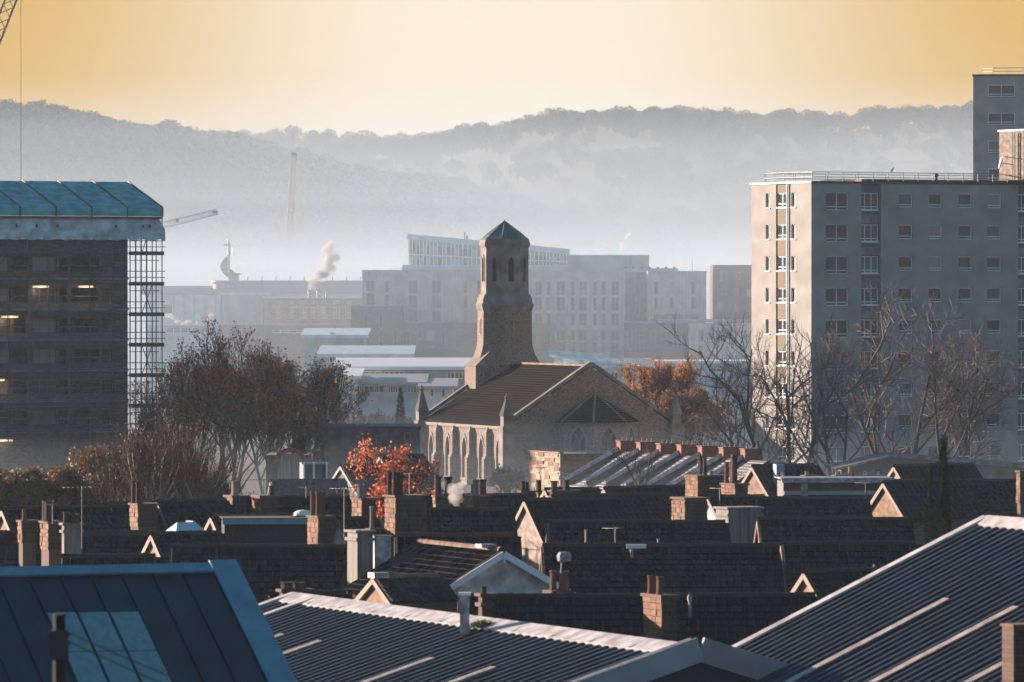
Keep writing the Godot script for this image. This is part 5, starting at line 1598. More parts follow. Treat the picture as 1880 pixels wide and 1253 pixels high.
	h = house("glinting tiled terraced house between the tall chimney and the big lit gable", 730, 938, 254, 5.2, 6, "gable_tan", {"single": 170, "tiles": ["tile_a", "tile_c"]})
	chimney(h, 705, 726, 784, 914, 983, 246, "stone", [[719, 867, 9, "pot_dark"], [730, 868, 10, "pot_dark"], [741, 868, 14, "pot_dark"]])
	h = house("terraced house with the largest sunlit pale gable, over the red ridge", 967, 920, 262, 4.6, 24, "gable_render", {"run": 2.2, "pitch": 0.86})
	h = house("terraced house with a sunlit gable behind the largest pale gable", 1016, 912, 271, 6.4, 24, "gable_render", {"run": 1.5})
	h = house("long dark terraced house behind the slender vent pipes", 1010, 960, 243, 7.6, 3, "gable_tan", {"run": 2.4, "single": 120})
	h = house("terraced house with a pale gable behind the rendered box chimney", 1302, 914, 268, 3.2, 24, "gable_white", {"run": 1.5})
	chimney(h, 1235, 1258, 1300, 918, 962, 262, "stone", [])
	chimney(h, 1260, 1282, 1338, 877, 916, 276, "stone", [[1304, 842, 8, "pot_dark"], [1312, 841, 18, "pot_dark"], [1318, 868, 9, "pot_pale"]])
	chimney(h, 1327, 1350, 1374, 892, 932, 270, "stone", [[1335, 836, 9, "pot"], [1343, 850, 9, "pot"], [1357, 836, 10, "pot_dark"], [1366, 852, 10, "pot"]])
	chimney(h, 1315, 1337, 1401, 936, 1003, 250, "render", [])
	h = house("dark tiled terraced house under the bark brown bargeboarded gable", 1395, 955, 247, 6.6, 3, "gable_tan", {"run": 2.6, "single": 160, "tiles": ["tile_a", "tile_c"]})
	# --- third row
	h = house("dark tiled house with a dull glint of tiles left of the bargeboarded gable", 150, 985, 240, 3.6, 4, "gable_tan", {"single": 120, "tiles": ["tile_a", "tile_c"]})
	h = house("tiled house with a bargeboarded tan gable over the blue metal roof", 281, 982, 229, 3.0, 24, "gable_tan", {"run": 1.35})
	h = house("wide tiled house whose pantiles glint blue above the blue metal roof", 318, 1005, 219, 7.2, 1, "gable_tan", {"single": 290, "tiles": ["tile_c", "tile_a", "tile_c"]})
	chimney(h, 634, 655, 686, 979, 1072, 214, "render", [])
	var bd := thing("white_board", "tall blue white painted end wall between the tiled roofs", "wall", W(687, 1070, 215), deg_to_rad(10.0))
	span(bd, "wall", M("gable_white"), Vector3(0, -2.0, -0.3), Vector3(0.64, Y(986, 215) - Y(1070, 215), 0))
	span(bd, "coping", M("zinc"), Vector3(-0.04, Y(986, 215) - Y(1070, 215), -0.34), Vector3(0.68, Y(986, 215) - Y(1070, 215) + 0.05, 0.04))
	h = house("long dark house behind the white gable with a red clay ridge", 730, 985, 224, 4.8, 2, "gable_tan", {"ridge": "ridge_red", "single": 100})
	h = house("broad dark house behind the row of three clay pots", 1000, 1004, 217, 9.6, 2, "gable_tan", {"run": 3.4, "single": 290})
	h = house("dark tiled house with blue glints above the lit bargeboarded gable", 1440, 1000, 216, 5.2, 2, "gable_tan", {"run": 3.0, "single": 220, "tiles": ["tile_c", "tile_a"]})
	h = house("dark house with a tan bargeboarded gable and a lit vent beside the far metal roof", 1482, 1052, 199, 3.2, 24, "gable_tan", {"run": 1.5})
	h = house("low dark hipped house in front of the bargeboarded gable", 118, 1024, 205, 3.6, 2, "gable_tan", {"run": 1.6})
	h = house("front row dark house with three clay pots on a stone chimney", 850, 1098, 181, 11.6, 1, "gable_tan", {"single": 200})
	chimney(h, 1183, 1216, 1244, 1099, 1160, 178, "stone", [[1198, 1060, 11, "pot"], [1208, 1060, 11, "pot"], [1220, 1061, 14, "pot"], [1230, 1062, 12, "pot"]])
	chimney(h, 880, 884, 900, 1096, 1110, 178, "brick", [[891, 1078, 13, "pot_dark"]])
	h = house("hidden roofed house behind the metal roofs with squat clay pots", 500, 1092, 186, 2.6, 2, "gable_tan", {"run": 1.4})
	chimney(h, 512, 518, 572, 1088, 1100, 184, "brick", [[530, 1070, 26, "soot_brick"], [557, 1071, 26, "soot_brick"]])
	# --- the brown roofed house with a white gable
	var d := 208.0
	var f := deg_to_rad(24.0)
	var o := thing("white_gabled_house", "house with a white bargeboarded gable and a brown ribbed tile roof", "house", Vector3(X(917, d), 0, -d), f)
	var hr := Y(1012, d)
	var run := 3.05
	var he := hr - run * 0.56
	var le := 7.4
	var gw := MB.new()
	var g := PackedVector2Array([Vector2(-run, 0), Vector2(run, 0), Vector2(run, he), Vector2(0, hr), Vector2(-run, he)])
	flat(gw, Transform3D(), g)
	put(gw.mesh(), "gable_wall", M("gable_white"), o)
	var sw := MB.new()
	shell(sw, Transform3D(Basis(), Vector3(-run, 0, 0)), run * 2, he, le)
	put(sw.mesh(), "wall", M("house_wall"), o)
	var roof := holder("roof", o)
	for s in [-1, 1]:
		var nn := 24
		var tdir := Vector3(s * 1.0, -0.56, 0).normalized()
		var nrm := Vector3(s * 0.56, 1.0, 0).normalized()
		var sl := MB.new()
		var a := Vector3(0, hr, 0.35)
		var b := a + tdir * 3.9
		if s < 0: sl.quad(a, a + Vector3(0, 0, -le - 0.5), b + Vector3(0, 0, -le - 0.5), b)
		else: sl.quad(a, b, b + Vector3(0, 0, -le - 0.5), a + Vector3(0, 0, -le - 0.5))
		put(sl.mesh(), "slope", M("tile_red"), roof)
		var cnt := 0
		for r in 11:
			for c in 26:
				var bs := Basis(Vector3(0, 0, 1) * (-1.0 if s > 0 else 1.0), nrm, tdir)
				if s > 0 and c % 2: continue
				if cnt < 286 and s < 0:
					put(tile_mesh(), "tile", M(["tile_red", "tile_b", "tile_red"][rng.randi() % 3]), roof, Transform3D(bs, Vector3(0, hr, -le - 0.1 + c * 0.3) + tdir * (0.05 + r * 0.34) + nrm * 0.02))
					cnt += 1
	for i in 18: put(ridge_mesh(), "ridge_tile", M("gable_tan"), roof, Transform3D(Basis(Vector3.UP, PI / 2), Vector3(0, hr, 0.2 - i * 0.42)))
	for s in [-1, 1]: bar(o, "bargeboard", M("white_paint"), Vector3(s * (run + 0.35), he - 0.3, 0.42), Vector3(0, hr - 0.11, 0.42), 0.24, 0.05)
	bx(o, "finial", M("white_paint"), Vector3(0, hr - 0.28, 0.46), Vector3(0.06, 0.34, 0.05))
	span(o, "lead_flashing", M("zinc"), Vector3(-0.5, hr + 0.1, -1.1), Vector3(0.1, hr + 0.22, -0.5))
	var cl := holder("chimney", o, o.transform.affine_inverse() * Transform3D(Basis(Vector3.UP, f), Vector3(X(1028, 196), 0, -196)))
	span(cl, "stack", M("soot_brick"), Vector3(-0.35, 2, -0.7), Vector3(0.5, Y(1085, 196), 0.1))
	put(pot_mesh(), "pot", M("pot"), cl, Transform3D(Basis().scaled(Vector3(0.13, 0.68, 0.13)), Vector3(-0.12, Y(1085, 196), -0.3)))
	put(pot_mesh(), "pot", M("pot"), cl, Transform3D(Basis().scaled(Vector3(0.19, 0.66, 0.19)), Vector3(0.2, Y(1085, 196), -0.12)))
	var cw := thing("chimney_cowl", "zinc spinning cowl over the clay pots beside the white gable", "cowl", W(1036, 1050, 195.8))
	rod(cw, "stem", M("zinc"), Vector3(-0.1, -0.05, 0), Vector3(-0.08, 0.35, 0), 0.035)
	var cm := MB.new()
	lathe(cm, [[0.1, 0.32], [0.25, 0.36], [0.27, 0.55], [0.2, 0.66], [0.0, 0.7]], 1.0, 10)
	put(cm.mesh(), "hood", M("zinc"), cw)
	# a brown hipped neighbour under it
	var hm := house("brown tiled lean-to at the foot of the brown ribbed roof", 690, 1062, 206, 2.6, 24, "gable_tan", {"called": "lean_to", "run": 1.5, "pitch": 0.5, "tiles": ["tile_red", "tile_b"], "ridge": "gable_tan", "single": 60})
	span(hm, "lead_flashing", M("zinc"), Vector3(-0.2, Y(1062, 206), -0.3), Vector3(0.4, Y(1062, 206) + 0.2, 0.3))
	var gu := thing("teal_gutter", "short pale teal gutter in front of the lean-to", "gutter", W(595, 1092, 196))
	span(gu, "channel", M("plant_blue"), Vector3(0, 0, -0.1), Vector3(0.8, 0.09, 0.1))
	span(gu, "bracket", M("zinc"), Vector3(0.0, -3.0, -0.08), Vector3(0.06, 0.0, 0.0))
	# aerials and pipes
	aerial("tall bare aerial mast beside the rendered grey chimney wall", 150, 893, 1008, 234, 0.3, 1.3)
	aerial("aerial with many elements behind the pale round pot", 484, 880, 914, 270, 0.1, 2.2)
	aerial("aerial mast with a small box beside the white rendered gable", 632, 895, 986, 240, 0.5, 1.0)
	aerial("aerial rising through the steam", 843, 898, 936, 262, 0.2, 0.8)
	aerial("aerial in front of the glowing brick hall", 993, 858, 905, 290, 0.2, 0.9)
	aerial("short aerial beside the dark pots on the far left", 96, 925, 963, 240, 0.9, 0.5)
	aerial("small aerial over the terraced house with the serrated ridge", 562, 893, 918, 268, 0.8, 0.7)
	aerial("aerial above the rendered box chimney", 1322, 895, 936, 262, 0.4, 0.7)
	aerial("aerial over the broad dark house near the clay pots", 1130, 968, 1006, 220, 0.6, 0.8)
	aerial("aerial beside the large tan gable near the conifer", 1590, 885, 920, 272, 0.2, 0.8)
	aerial("aerial over the bright orange tree's chimney", 752, 868, 916, 250, 0.7, 0.6)
	aerial("aerial among the dark pots below the glowing brick hall", 1036, 868, 906, 284, 0.1, 0.8)
	vent_pipe("crooked pale vent pipe on the long dark house", 1076, 973, 1001, 226)
	vent_pipe("short pale vent pipe on the broad dark house", 1209, 990, 1002, 218)
	vent_pipe("pale vent pipe beside the verge of the far metal roof", 1606, 1037, 1060, 205)
	vent_pipe("small pale vent stub on the front row dark house", 1267, 1092, 1098, 180)
	var tv := thing("ridge_vent", "white T shaped ridge vent on the broad dark house", "vent", W(1160, 1010, 216))
	span(tv, "hood", M("white_paint"), Vector3(-0.2, 0.05, -0.12), Vector3(0.55, 0.2, 0.12))
	rod(tv, "stem", M("zinc"), Vector3(0, -0.3, 0), Vector3(0, 0.05, 0), 0.07)
	var bp := thing("brick_pier", "brick pier lit on its left edge in front of the far metal roof", "pier", W(1862, 1300, 120), deg_to_rad(24.0))
	span(bp, "shaft", M("soot_brick"), Vector3(0, -3, -0.5), Vector3(0.7, Y(1152, 120) - Y(1300, 120), 0))
	span(bp, "cap", M("stone_c"), Vector3(-0.03, Y(1152, 120) - Y(1300, 120), -0.53), Vector3(0.73, Y(1152, 120) - Y(1300, 120) + 0.05, 0.03))
	var vl := thing("roof_lantern", "lit glass roof lantern with a teal hipped roof beside the tan gable", "roof lantern", W(312, 978, 240), deg_to_rad(20))
	var vm := MB.new()
	vm.quad(Vector3(0, 0, 0.8), Vector3(1.4, 0, 0.8), Vector3(1.1, 0.42, 0), Vector3(0.3, 0.42, 0))
	vm.tri(Vector3(0, 0, -0.8), Vector3(0, 0, 0.8), Vector3(0.3, 0.42, 0))
	vm.quad(Vector3(1.4, 0, -0.8), Vector3(0, 0, -0.8), Vector3(0.3, 0.42, 0), Vector3(1.1, 0.42, 0))
	put(vm.mesh(), "roof", M("pale_blue"), vl)
	span(vl, "frame", M("white_paint"), Vector3(0.05, -0.4, -0.75), Vector3(1.35, -0.002, 0.75))
	var rl := thing("roof_window", "small lit roof window beside the roof lantern", "roof window", W(347, 962, 246), deg_to_rad(-50))
	span(rl, "frame", M("white_paint"), Vector3(-0.25, -0.15, -0.1), Vector3(0.25, 0.12, 0.0))
	span(rl, "pane", M("glass_blind"), Vector3(-0.2, -0.1, -0.05), Vector3(0.2, 0.08, 0.01))

# ---- the near metal roofs ------------------------------------------------------------------------------------------------------
# p: a point of the ridge, e: ridge direction, s: horizontal direction down the slope, t: tangent of pitch
func sheet_roof(o: Node3D, p: Vector3, e: Vector3, s: Vector3, t: float, length: float, run: float, rib: float, rh: float, m: Material, per: int) -> void:
	var down := (s - Vector3(0, t, 0)).normalized()
	var n := down.cross(e).normalized()
	if n.y < 0: n = -n
	var ln := run * sqrt(1 + t * t)
	var key := "sheet %.3f %.2f %.2f %d %s" % [rib, rh, ln, per, e.cross(down).dot(n) > 0]
	if not meshes.has(key):
		var mb := MB.new()
		var c := [[0.0, 0.0], [0.55, 0.0], [0.65, 1.0], [0.9, 1.0], [1.0, 0.0]]
		for i in per:
			for j in 4:
				var a := Vector3((i + c[j][0]) * rib, c[j][1] * rh, 0)
				var b := Vector3((i + c[j + 1][0]) * rib, c[j + 1][1] * rh, 0)
				var z := Vector3(0, 0, ln)
				if e.cross(down).dot(n) < 0: mb.quad(a + z, b + z, b, a)
				else: mb.quad(a, b, b + z, a + z)
		meshes[key] = mb.mesh()
	var w := rib * per
	for i in int(length / w):
		put(meshes[key], "roof_sheet", m, o, Transform3D(Basis(e, n, down), p + e * w * i + n * (0.004 * (i % 2))))

func warehouses() -> void:
	var e := Vector3(0.404, 0, 0.914).normalized()
	var s := Vector3(-0.914, 0, 0.404).normalized()
	# middle roof
	var a := W(540, 1096, 168)
	var t := 0.305
	var o := thing("metal_roofed_warehouse", "warehouse with a navy ribbed roof, white ridge cap and a steel flue", "warehouse", Vector3(a.x, 0, a.z))
	var p := Vector3(0, a.y, 0)
	var down := (s - Vector3(0, t, 0)).normalized()
	var n := Vector3(0, 1, 0) - s * -t
	n = (Vector3(0, 1, 0) + s * t).normalized()
	sheet_roof(o, p, e, s, t, 27.4, 11.0, 0.5, 0.07, M("navy_sheet"), 2)
	var len := 27.2
	for i in 11:
		var q0 := p + e * len * i / 11.0
		var q1 := p + e * (len * (i + 1) / 11.0 - 0.02)
		var mb := MB.new()
		var up := n * 0.09
		mb.quad(q0 + up + down * 0.62, q1 + up + down * 0.62, q1 + up + Vector3(0, 0.05, 0), q0 + up + Vector3(0, 0.05, 0))
		mb.quad(q0 + down * 0.62, q1 + down * 0.62, q1 + up + down * 0.62, q0 + up + down * 0.62)
		mb.quad(q0 + up + Vector3(0, 0.05, 0), q1 + up + Vector3(0, 0.05, 0), q1 + Vector3(0, -0.1, 0) - s * 0.55, q0 + Vector3(0, -0.1, 0) - s * 0.55)
		put(mb.mesh(), "ridge_cap", M("cap_white"), o)
		if i > 0: bx(o, "cap_joint", M("zinc"), q0 + up + down * 0.3 + n * 0.012, Vector3(0.62, 0.02, 0.04), Basis(down, n, down.cross(n)))
	for x in [[0.0, 0.34], [1.9, 0.3], [27.25, 0.36]]:
		bar(o, "verge_cap", M("cap_white"), p + e * x[0] + n * 0.12, p + e * x[0] + down * 11.0 + n * 0.12, x[1], 0.09) if x[0] > 10 else bx(o, "verge_cap", M("cap_white"), p + e * x[0] + down * 5.6 + n * 0.1, Vector3(x[1], 0.06, 11.2), Basis(e, n, down))
	# gable end and far slope
	var g0 := p + e * 27.4
	var gm := MB.new()
	gm.tri(g0 + s * 11 - Vector3(0, 11 * t, 0), g0 - s * 11 - Vector3(0, 11 * t, 0), g0)
	gm.quad(g0 + s * 11 - Vector3(0, a.y, 0), g0 - s * 11 - Vector3(0, a.y, 0), g0 - s * 11 - Vector3(0, 11 * t, 0), g0 + s * 11 - Vector3(0, 11 * t, 0))
	put(gm.mesh(), "gable_wall", M("navy_sheet"), o)
	var fm := MB.new()
	fm.quad(p, p - s * 11 - Vector3(0, 11 * t, 0), g0 - s * 11 - Vector3(0, 11 * t, 0), g0)
	put(fm.mesh(), "far_slope", M("navy_sheet"), o)
	for k in [1, -1]:
		bar(o, "gable_fascia", M("pale_grey"), g0 + e * 0.25 + Vector3(0, 0.02, 0), g0 + e * 0.25 + s * 11.0 * k - Vector3(0, 11 * t - 0.02, 0), 0.62, 0.08)
	# rooflights
	var base := Vector3(a.x, 0, a.z)
	for q in [[520, 1172, 0.9], [589, 1184, 3.0], [795, 1216, 4.0], [908, 1233, 4.0]]:
		var c := hit(q[0], q[1], a, n) - base
		bx(o, "rooflight", M("rooflight"), c + down * q[2] / 2 + n * 0.1, Vector3(0.34, 0.05, q[2]), Basis(e, n, down))
	var fl := thing("steel_flue", "square steel flue standing on the navy ribbed roof", "flue", hit(853, 1170, a, n))
	span(fl, "duct", M("zinc"), Vector3(-0.13, -0.2, -0.13), Vector3(0.13, 1.12, 0.13))
	span(fl, "cap", M("white_paint"), Vector3(-0.17, 1.12, -0.17), Vector3(0.17, 1.2, 0.17))
	var mo := thing("moss_clump", "green moss clump growing against the ridge beside the steel flue", "moss", hit(885, 1158, a, n))
	var mm := MB.new()
	for i in 900:
		var c := Vector3(rng.randfn() * 0.22, 0, 0) + down * rng.randfn() * 0.1 + e * rng.randfn() * 0.12
		var hgt := 0.16 * exp(-c.length() * c.length() * 8)
		var q := c + Vector3(0, rng.randf() * hgt + 0.1, 0)
		var x := Vector3(rng.randfn(), rng.randfn(), rng.randfn()).normalized() * 0.035
		var y := Vector3(rng.randfn(), rng.randfn(), rng.randfn()).normalized() * 0.035
		mm.tri(q - x, q + x, q + y)
	put(mm.mesh(), "leaves", M("moss"), mo)
	# right roof
	a = W(1815, 956, 150)
	t = 0.443
	o = thing("metal_roofed_warehouse", "taller warehouse with a navy ribbed roof and long pale rooflights", "warehouse", Vector3(a.x, 0, a.z))
	base = Vector3(a.x, 0, a.z)
	p = Vector3(0, a.y, 0)
	down = (s - Vector3(0, t, 0)).normalized()
	n = (Vector3(0, 1, 0) + s * t).normalized()
	sheet_roof(o, p, e, s, t, 36.0, 11.0, 0.43, 0.06, M("navy_sheet"), 2)
	for i in 9:
		var q0 := p + e * 3.0 * i
		var q1 := p + e * (3.0 * (i + 1) - 0.02)
		var mb := MB.new()
		var up := n * 0.1
		mb.quad(q0 + up + down * 0.42, q1 + up + down * 0.42, q1 + up + Vector3(0, 0.05, 0), q0 + up + Vector3(0, 0.05, 0))
		mb.quad(q0 + down * 0.42, q1 + down * 0.42, q1 + up + down * 0.42, q0 + up + down * 0.42)
		mb.quad(q0 + up + Vector3(0, 0.05, 0), q1 + up + Vector3(0, 0.05, 0), q1 + Vector3(0, -0.1, 0) - s * 0.55, q0 + Vector3(0, -0.1, 0) - s * 0.55)
		put(mb.mesh(), "ridge_cap", M("cap_white"), o)
	for i in 4: bx(o, "verge_cap", M("cap_white"), p + down * (1.9 + 3.8 * i) + n * 0.11 - e * 0.05, Vector3(0.32, 0.06, 3.78), Basis(e, n, down))
	fm = MB.new()
	fm.quad(p, p - s * 11 - Vector3(0, 11 * t, 0), p + e * 36 - s * 11 - Vector3(0, 11 * t, 0), p + e * 36)
	fm.tri(p - s * 11 - Vector3(0, 11 * t, 0), p + s * 11 - Vector3(0, 11 * t, 0), p)
	put(fm.mesh(), "far_slope", M("navy_sheet"), o)
	for q in [[1742, 1106], [1868, 1121], [1930, 1180]]:
		var c := hit(q[0], q[1], a, n) - base
		for i in 4: bx(o, "rooflight", M("rooflight"), c + down * (1.35 + 2.72 * i) + n * (0.09 + 0.005 * (i % 2)), Vector3(0.31, 0.04, 2.7), Basis(e, n, down))
	# left blue roof
	var d := 140.0
	e = Vector3(0.914, 0, -0.407).normalized()
	s = Vector3(0.407, 0, 0.914).normalized()
	t = 0.69
	a = W(437, 1042, d)
	o = thing("blue_roofed_shed", "shed with a steep blue standing seam roof and pale blue verge flashing", "shed", Vector3(a.x, 0, a.z))
	base = Vector3(a.x, 0, a.z)
	p = Vector3(0, a.y, 0)
	down = (s - Vector3(0, t, 0)).normalized()
	n = (Vector3(0, 1, 0) + s * t).normalized()
	var sm := 0.8
	for i in 12:
		var q0 := p - e * (0.72 + sm * i)
		bx(o, "roof_sheet", M("blue_sheet"), q0 - e * sm / 2 + down * 3.0, Vector3(sm - 0.012, 0.03, 6.0), Basis(e, n, down))
		bx(o, "seam", M("blue_sheet"), q0 + down * 3.05 + n * 0.04, Vector3(0.05, 0.06, 5.9), Basis(e, n, down))
	for i in 3: bx(o, "verge_flashing", M("blue_flash"), p - e * 0.36 + down * (0.75 + 1.9 * i) + n * (0.05 + 0.006 * i), Vector3(0.72, 0.05, 1.95), Basis(e, n, down))
	bx(o, "ridge_cap", M("blue_flash"), p - e * 5.4 + n * 0.08 + down * 0.1, Vector3(9.3, 0.06, 0.34), Basis(e, n, down))
	fm = MB.new()
	fm.quad(p, p - e * 10, p - e * 10 - s * 5 - Vector3(0, 3.45, 0), p - s * 5 - Vector3(0, 3.45, 0))
	put(fm.mesh(), "far_slope", M("blue_sheet"), o)
	for i in 3:
		var c := hit(128 + i * 42.0, 1128, a, n) - base
		var k := roundf((-(c - p).dot(e) - 0.72 - sm / 2) / sm)
		var x := -(0.72 + sm / 2 + sm * k)
		var dl := (c - p).dot(down)
		bx(o, "rooflight", M("rooflight_teal"), p + e * x + down * (dl + 0.75) + n * 0.03, Vector3(sm - 0.08, 0.04, 1.5), Basis(e, n, down))
		bx(o, "rooflight", M("rooflight_teal"), p + e * x + down * (dl + 2.6) + n * 0.036, Vector3(sm - 0.08, 0.04, 2.1), Basis(e, n, down))
	# pole and wires
	d = 78.0
	var po := thing("utility_pole", "dark timber utility pole with a bulky fitting in front of the blue roof", "pole", Vector3(X(108, d), 0, -d))
	var top := Y(1128, d)
	var pm := MB.new()
	pm.tube(Vector3(0, 0, 0), Vector3(0, top, 0), 0.14, 0.085, 10, true)
	put(pm.mesh(), "post", M("timber"), po)
	span(po, "fitting", M("dark_metal"), Vector3(-0.13, top - 0.62, -0.1), Vector3(0.13, top - 0.22, 0.16))
	for i in 4: rod(po, "insulator", M("dark_metal"), Vector3(-0.16, top - 0.3 - i * 0.1, 0.05), Vector3(-0.08, top - 0.32 - i * 0.1, 0.05), 0.025)
	for i in 2: rod(po, "step", M("dark_metal"), Vector3(0.05, top - 0.25 - i * 0.12, 0.1), Vector3(0.16, top - 0.28 - i * 0.12, 0.1), 0.02)
	for i in 2:
		var cb := thing("overhead_wire", "thin dark overhead wire running from the utility pole", "wire", Vector3(X(108, d), top - 0.2 - 0.12 * i, -d), 0, "overhead wires")
		var wm := MB.new()
		var end := W(1100, 1290 + 30 * i, 95) - cb.position
		for j in 24:
			var f0 := j / 24.0
			var f1 := (j + 1) / 24.0
			wm.tube(end * f0 - Vector3(0, 0.9 * sin(f0 * PI), 0), end * f1 - Vector3(0, 0.9 * sin(f1 * PI), 0), 0.011, 0.011, 4)
		put(wm.mesh(), "strand", M("dark_metal"), cb)

# ---- trees ---------------------------------------------------------------------------------------------------------------------
class Plant:
	var trunk := MB.new()
	var twigs := MB.new()
	var tips := PackedVector3Array()
	var r := RandomNumberGenerator.new()
	var fine := 0.012
	var low := 0.35
	func vec() -> Vector3: return Vector3(r.randfn(), r.randfn(), r.randfn()).normalized()
	func grow(p: Vector3, dir: Vector3, ln: float, rad: float, lvl: int, most: int, kids: int, wide: float, up: float) -> void:
		var segs := 4 if lvl == 0 else 3 if lvl < 3 else 2
		var sides := 7 if lvl == 0 else 5 if lvl == 1 else 4 if lvl == 2 else 3
		var pts := [p]
		var q := p
		var v := dir
		for i in segs:
			v = (v + vec() * (0.07 if lvl == 0 else 0.2) + Vector3(0, up * 0.16, 0)).normalized()
			q += v * ln / segs
			pts.append(q)
		for i in segs:
			var a := maxf(fine, lerpf(rad, rad * 0.5, float(i) / segs))
			var b := maxf(fine * 0.8, lerpf(rad, rad * 0.5, float(i + 1) / segs))
			if lvl == most and i == segs - 1: b = 0.0
			(trunk if lvl < 2 else twigs).tube(pts[i], pts[i + 1], a, b, sides)
		if lvl >= most - 1: tips.append(q)
		if lvl == most: return
		for k in kids:
			var f := lerpf(0.3 if lvl else low, 1.0, (k + r.randf()) / kids)
			var x := f * segs
			var i := mini(int(x), segs - 1)
			var at: Vector3 = (pts[i] as Vector3).lerp(pts[i + 1], x - i)
			var along: Vector3 = ((pts[i + 1] as Vector3) - pts[i]).normalized()
			var side := along.cross(vec()).normalized()
			grow(at, (along * (1.0 - wide * 0.6) + side * wide + Vector3(0, up * 0.25, 0)).normalized(), ln * r.randf_range(0.5, 0.72) * (1.15 - 0.35 * f), rad * 0.52, lvl + 1, most, kids, wide, up)

func leaves(t: Plant, size: float, per: int, keep := func(_p): return 1.0, spread := 0.3) -> Mesh:
	var mb := MB.new()
	for p in t.tips:
		var share: float = keep.call(p)
		for i in per:
			if t.r.randf() > share: continue
			var c := p + t.vec() * t.r.randf() * spread
			var a := t.vec() * size
			var b := a.cross(t.vec()).normalized() * size * 0.7
			mb.quad(c - a, c - b, c + a, c + b)
	return mb.mesh()

func plant(called: String, label: String, at: Vector3, h: float, q: Dictionary, group := "") -> Node3D:
	var o := thing(called, label, "tree", at, 0, group)
	var t := Plant.new()
	t.r.seed = q.get("seed", 1)
	t.fine = q.get("fine", 0.012)
	t.low = q.get("low", 0.3)
	var stems: Array = q.get("stems", [Vector3(0, 1, 0)])
	for s in stems:
		var dir: Vector3 = s
		t.grow(Vector3(dir.x, 0, dir.z) * 0.4, dir.normalized(), h * q.get("stem", 0.62), h * q.get("thick", 0.022), 0, q.get("most", 4), q.get("kids", 6), q.get("wide", 0.62), q.get("up", 0.6))
	put(t.trunk.mesh(), "trunk", M(q.get("bark", "bark")), o)
	var cr := put(t.twigs.mesh(), "crown", M(q.get("twig", "twig_grey")), o)
	for lf in q.get("leaf", []):
		put(leaves(t, lf[1], lf[2], lf[3] if lf.size() > 3 else func(_p): return 1.0, lf[4] if lf.size() > 4 else 0.3), "leaves", M(lf[0]), cr)
	return o

func conifer(label: String, at: Vector3, h: float, w: float, seed_: int, dense := 1.0) -> Node3D:
	var o := thing("conifer", label, "tree", at)
	var r := RandomNumberGenerator.new()
	r.seed = seed_
	var tm := MB.new()
	tm.tube(Vector3(0, -0.2, 0), Vector3(0, h * 0.95, 0), w * 0.08, 0.02, 6)
	put(tm.mesh(), "trunk", M("bark"), o)
	var mb := MB.new()
	for i in int(1500 * dense):
		var f := pow(r.randf(), 0.75)
		var y := h * (0.08 + 0.9 * (1 - f) + 0.02 * r.randfn())
		var g := r.randf() * TAU
		var rad := w * f * (0.75 + 0.3 * sin(g * 3 + y * 2.2) * r.randf()) * sqrt(r.randf_range(0.3, 1.0))
		var p := Vector3(cos(g) * rad, y, sin(g) * rad)
		for k in 4:
			var dv := Vector3(cos(g) + r.randfn() * 0.5, -0.15 + r.randfn() * 0.45, sin(g) + r.randfn() * 0.5).normalized()
			mb.tube(p, p + dv * w * r.randf_range(0.1, 0.24), w * 0.02, 0.0, 3)
	put(mb.mesh(), "crown", M("needle"), o)
	return o

func ground(u: float, d: float) -> Vector3: return Vector3(X(u, d), 0, -d)

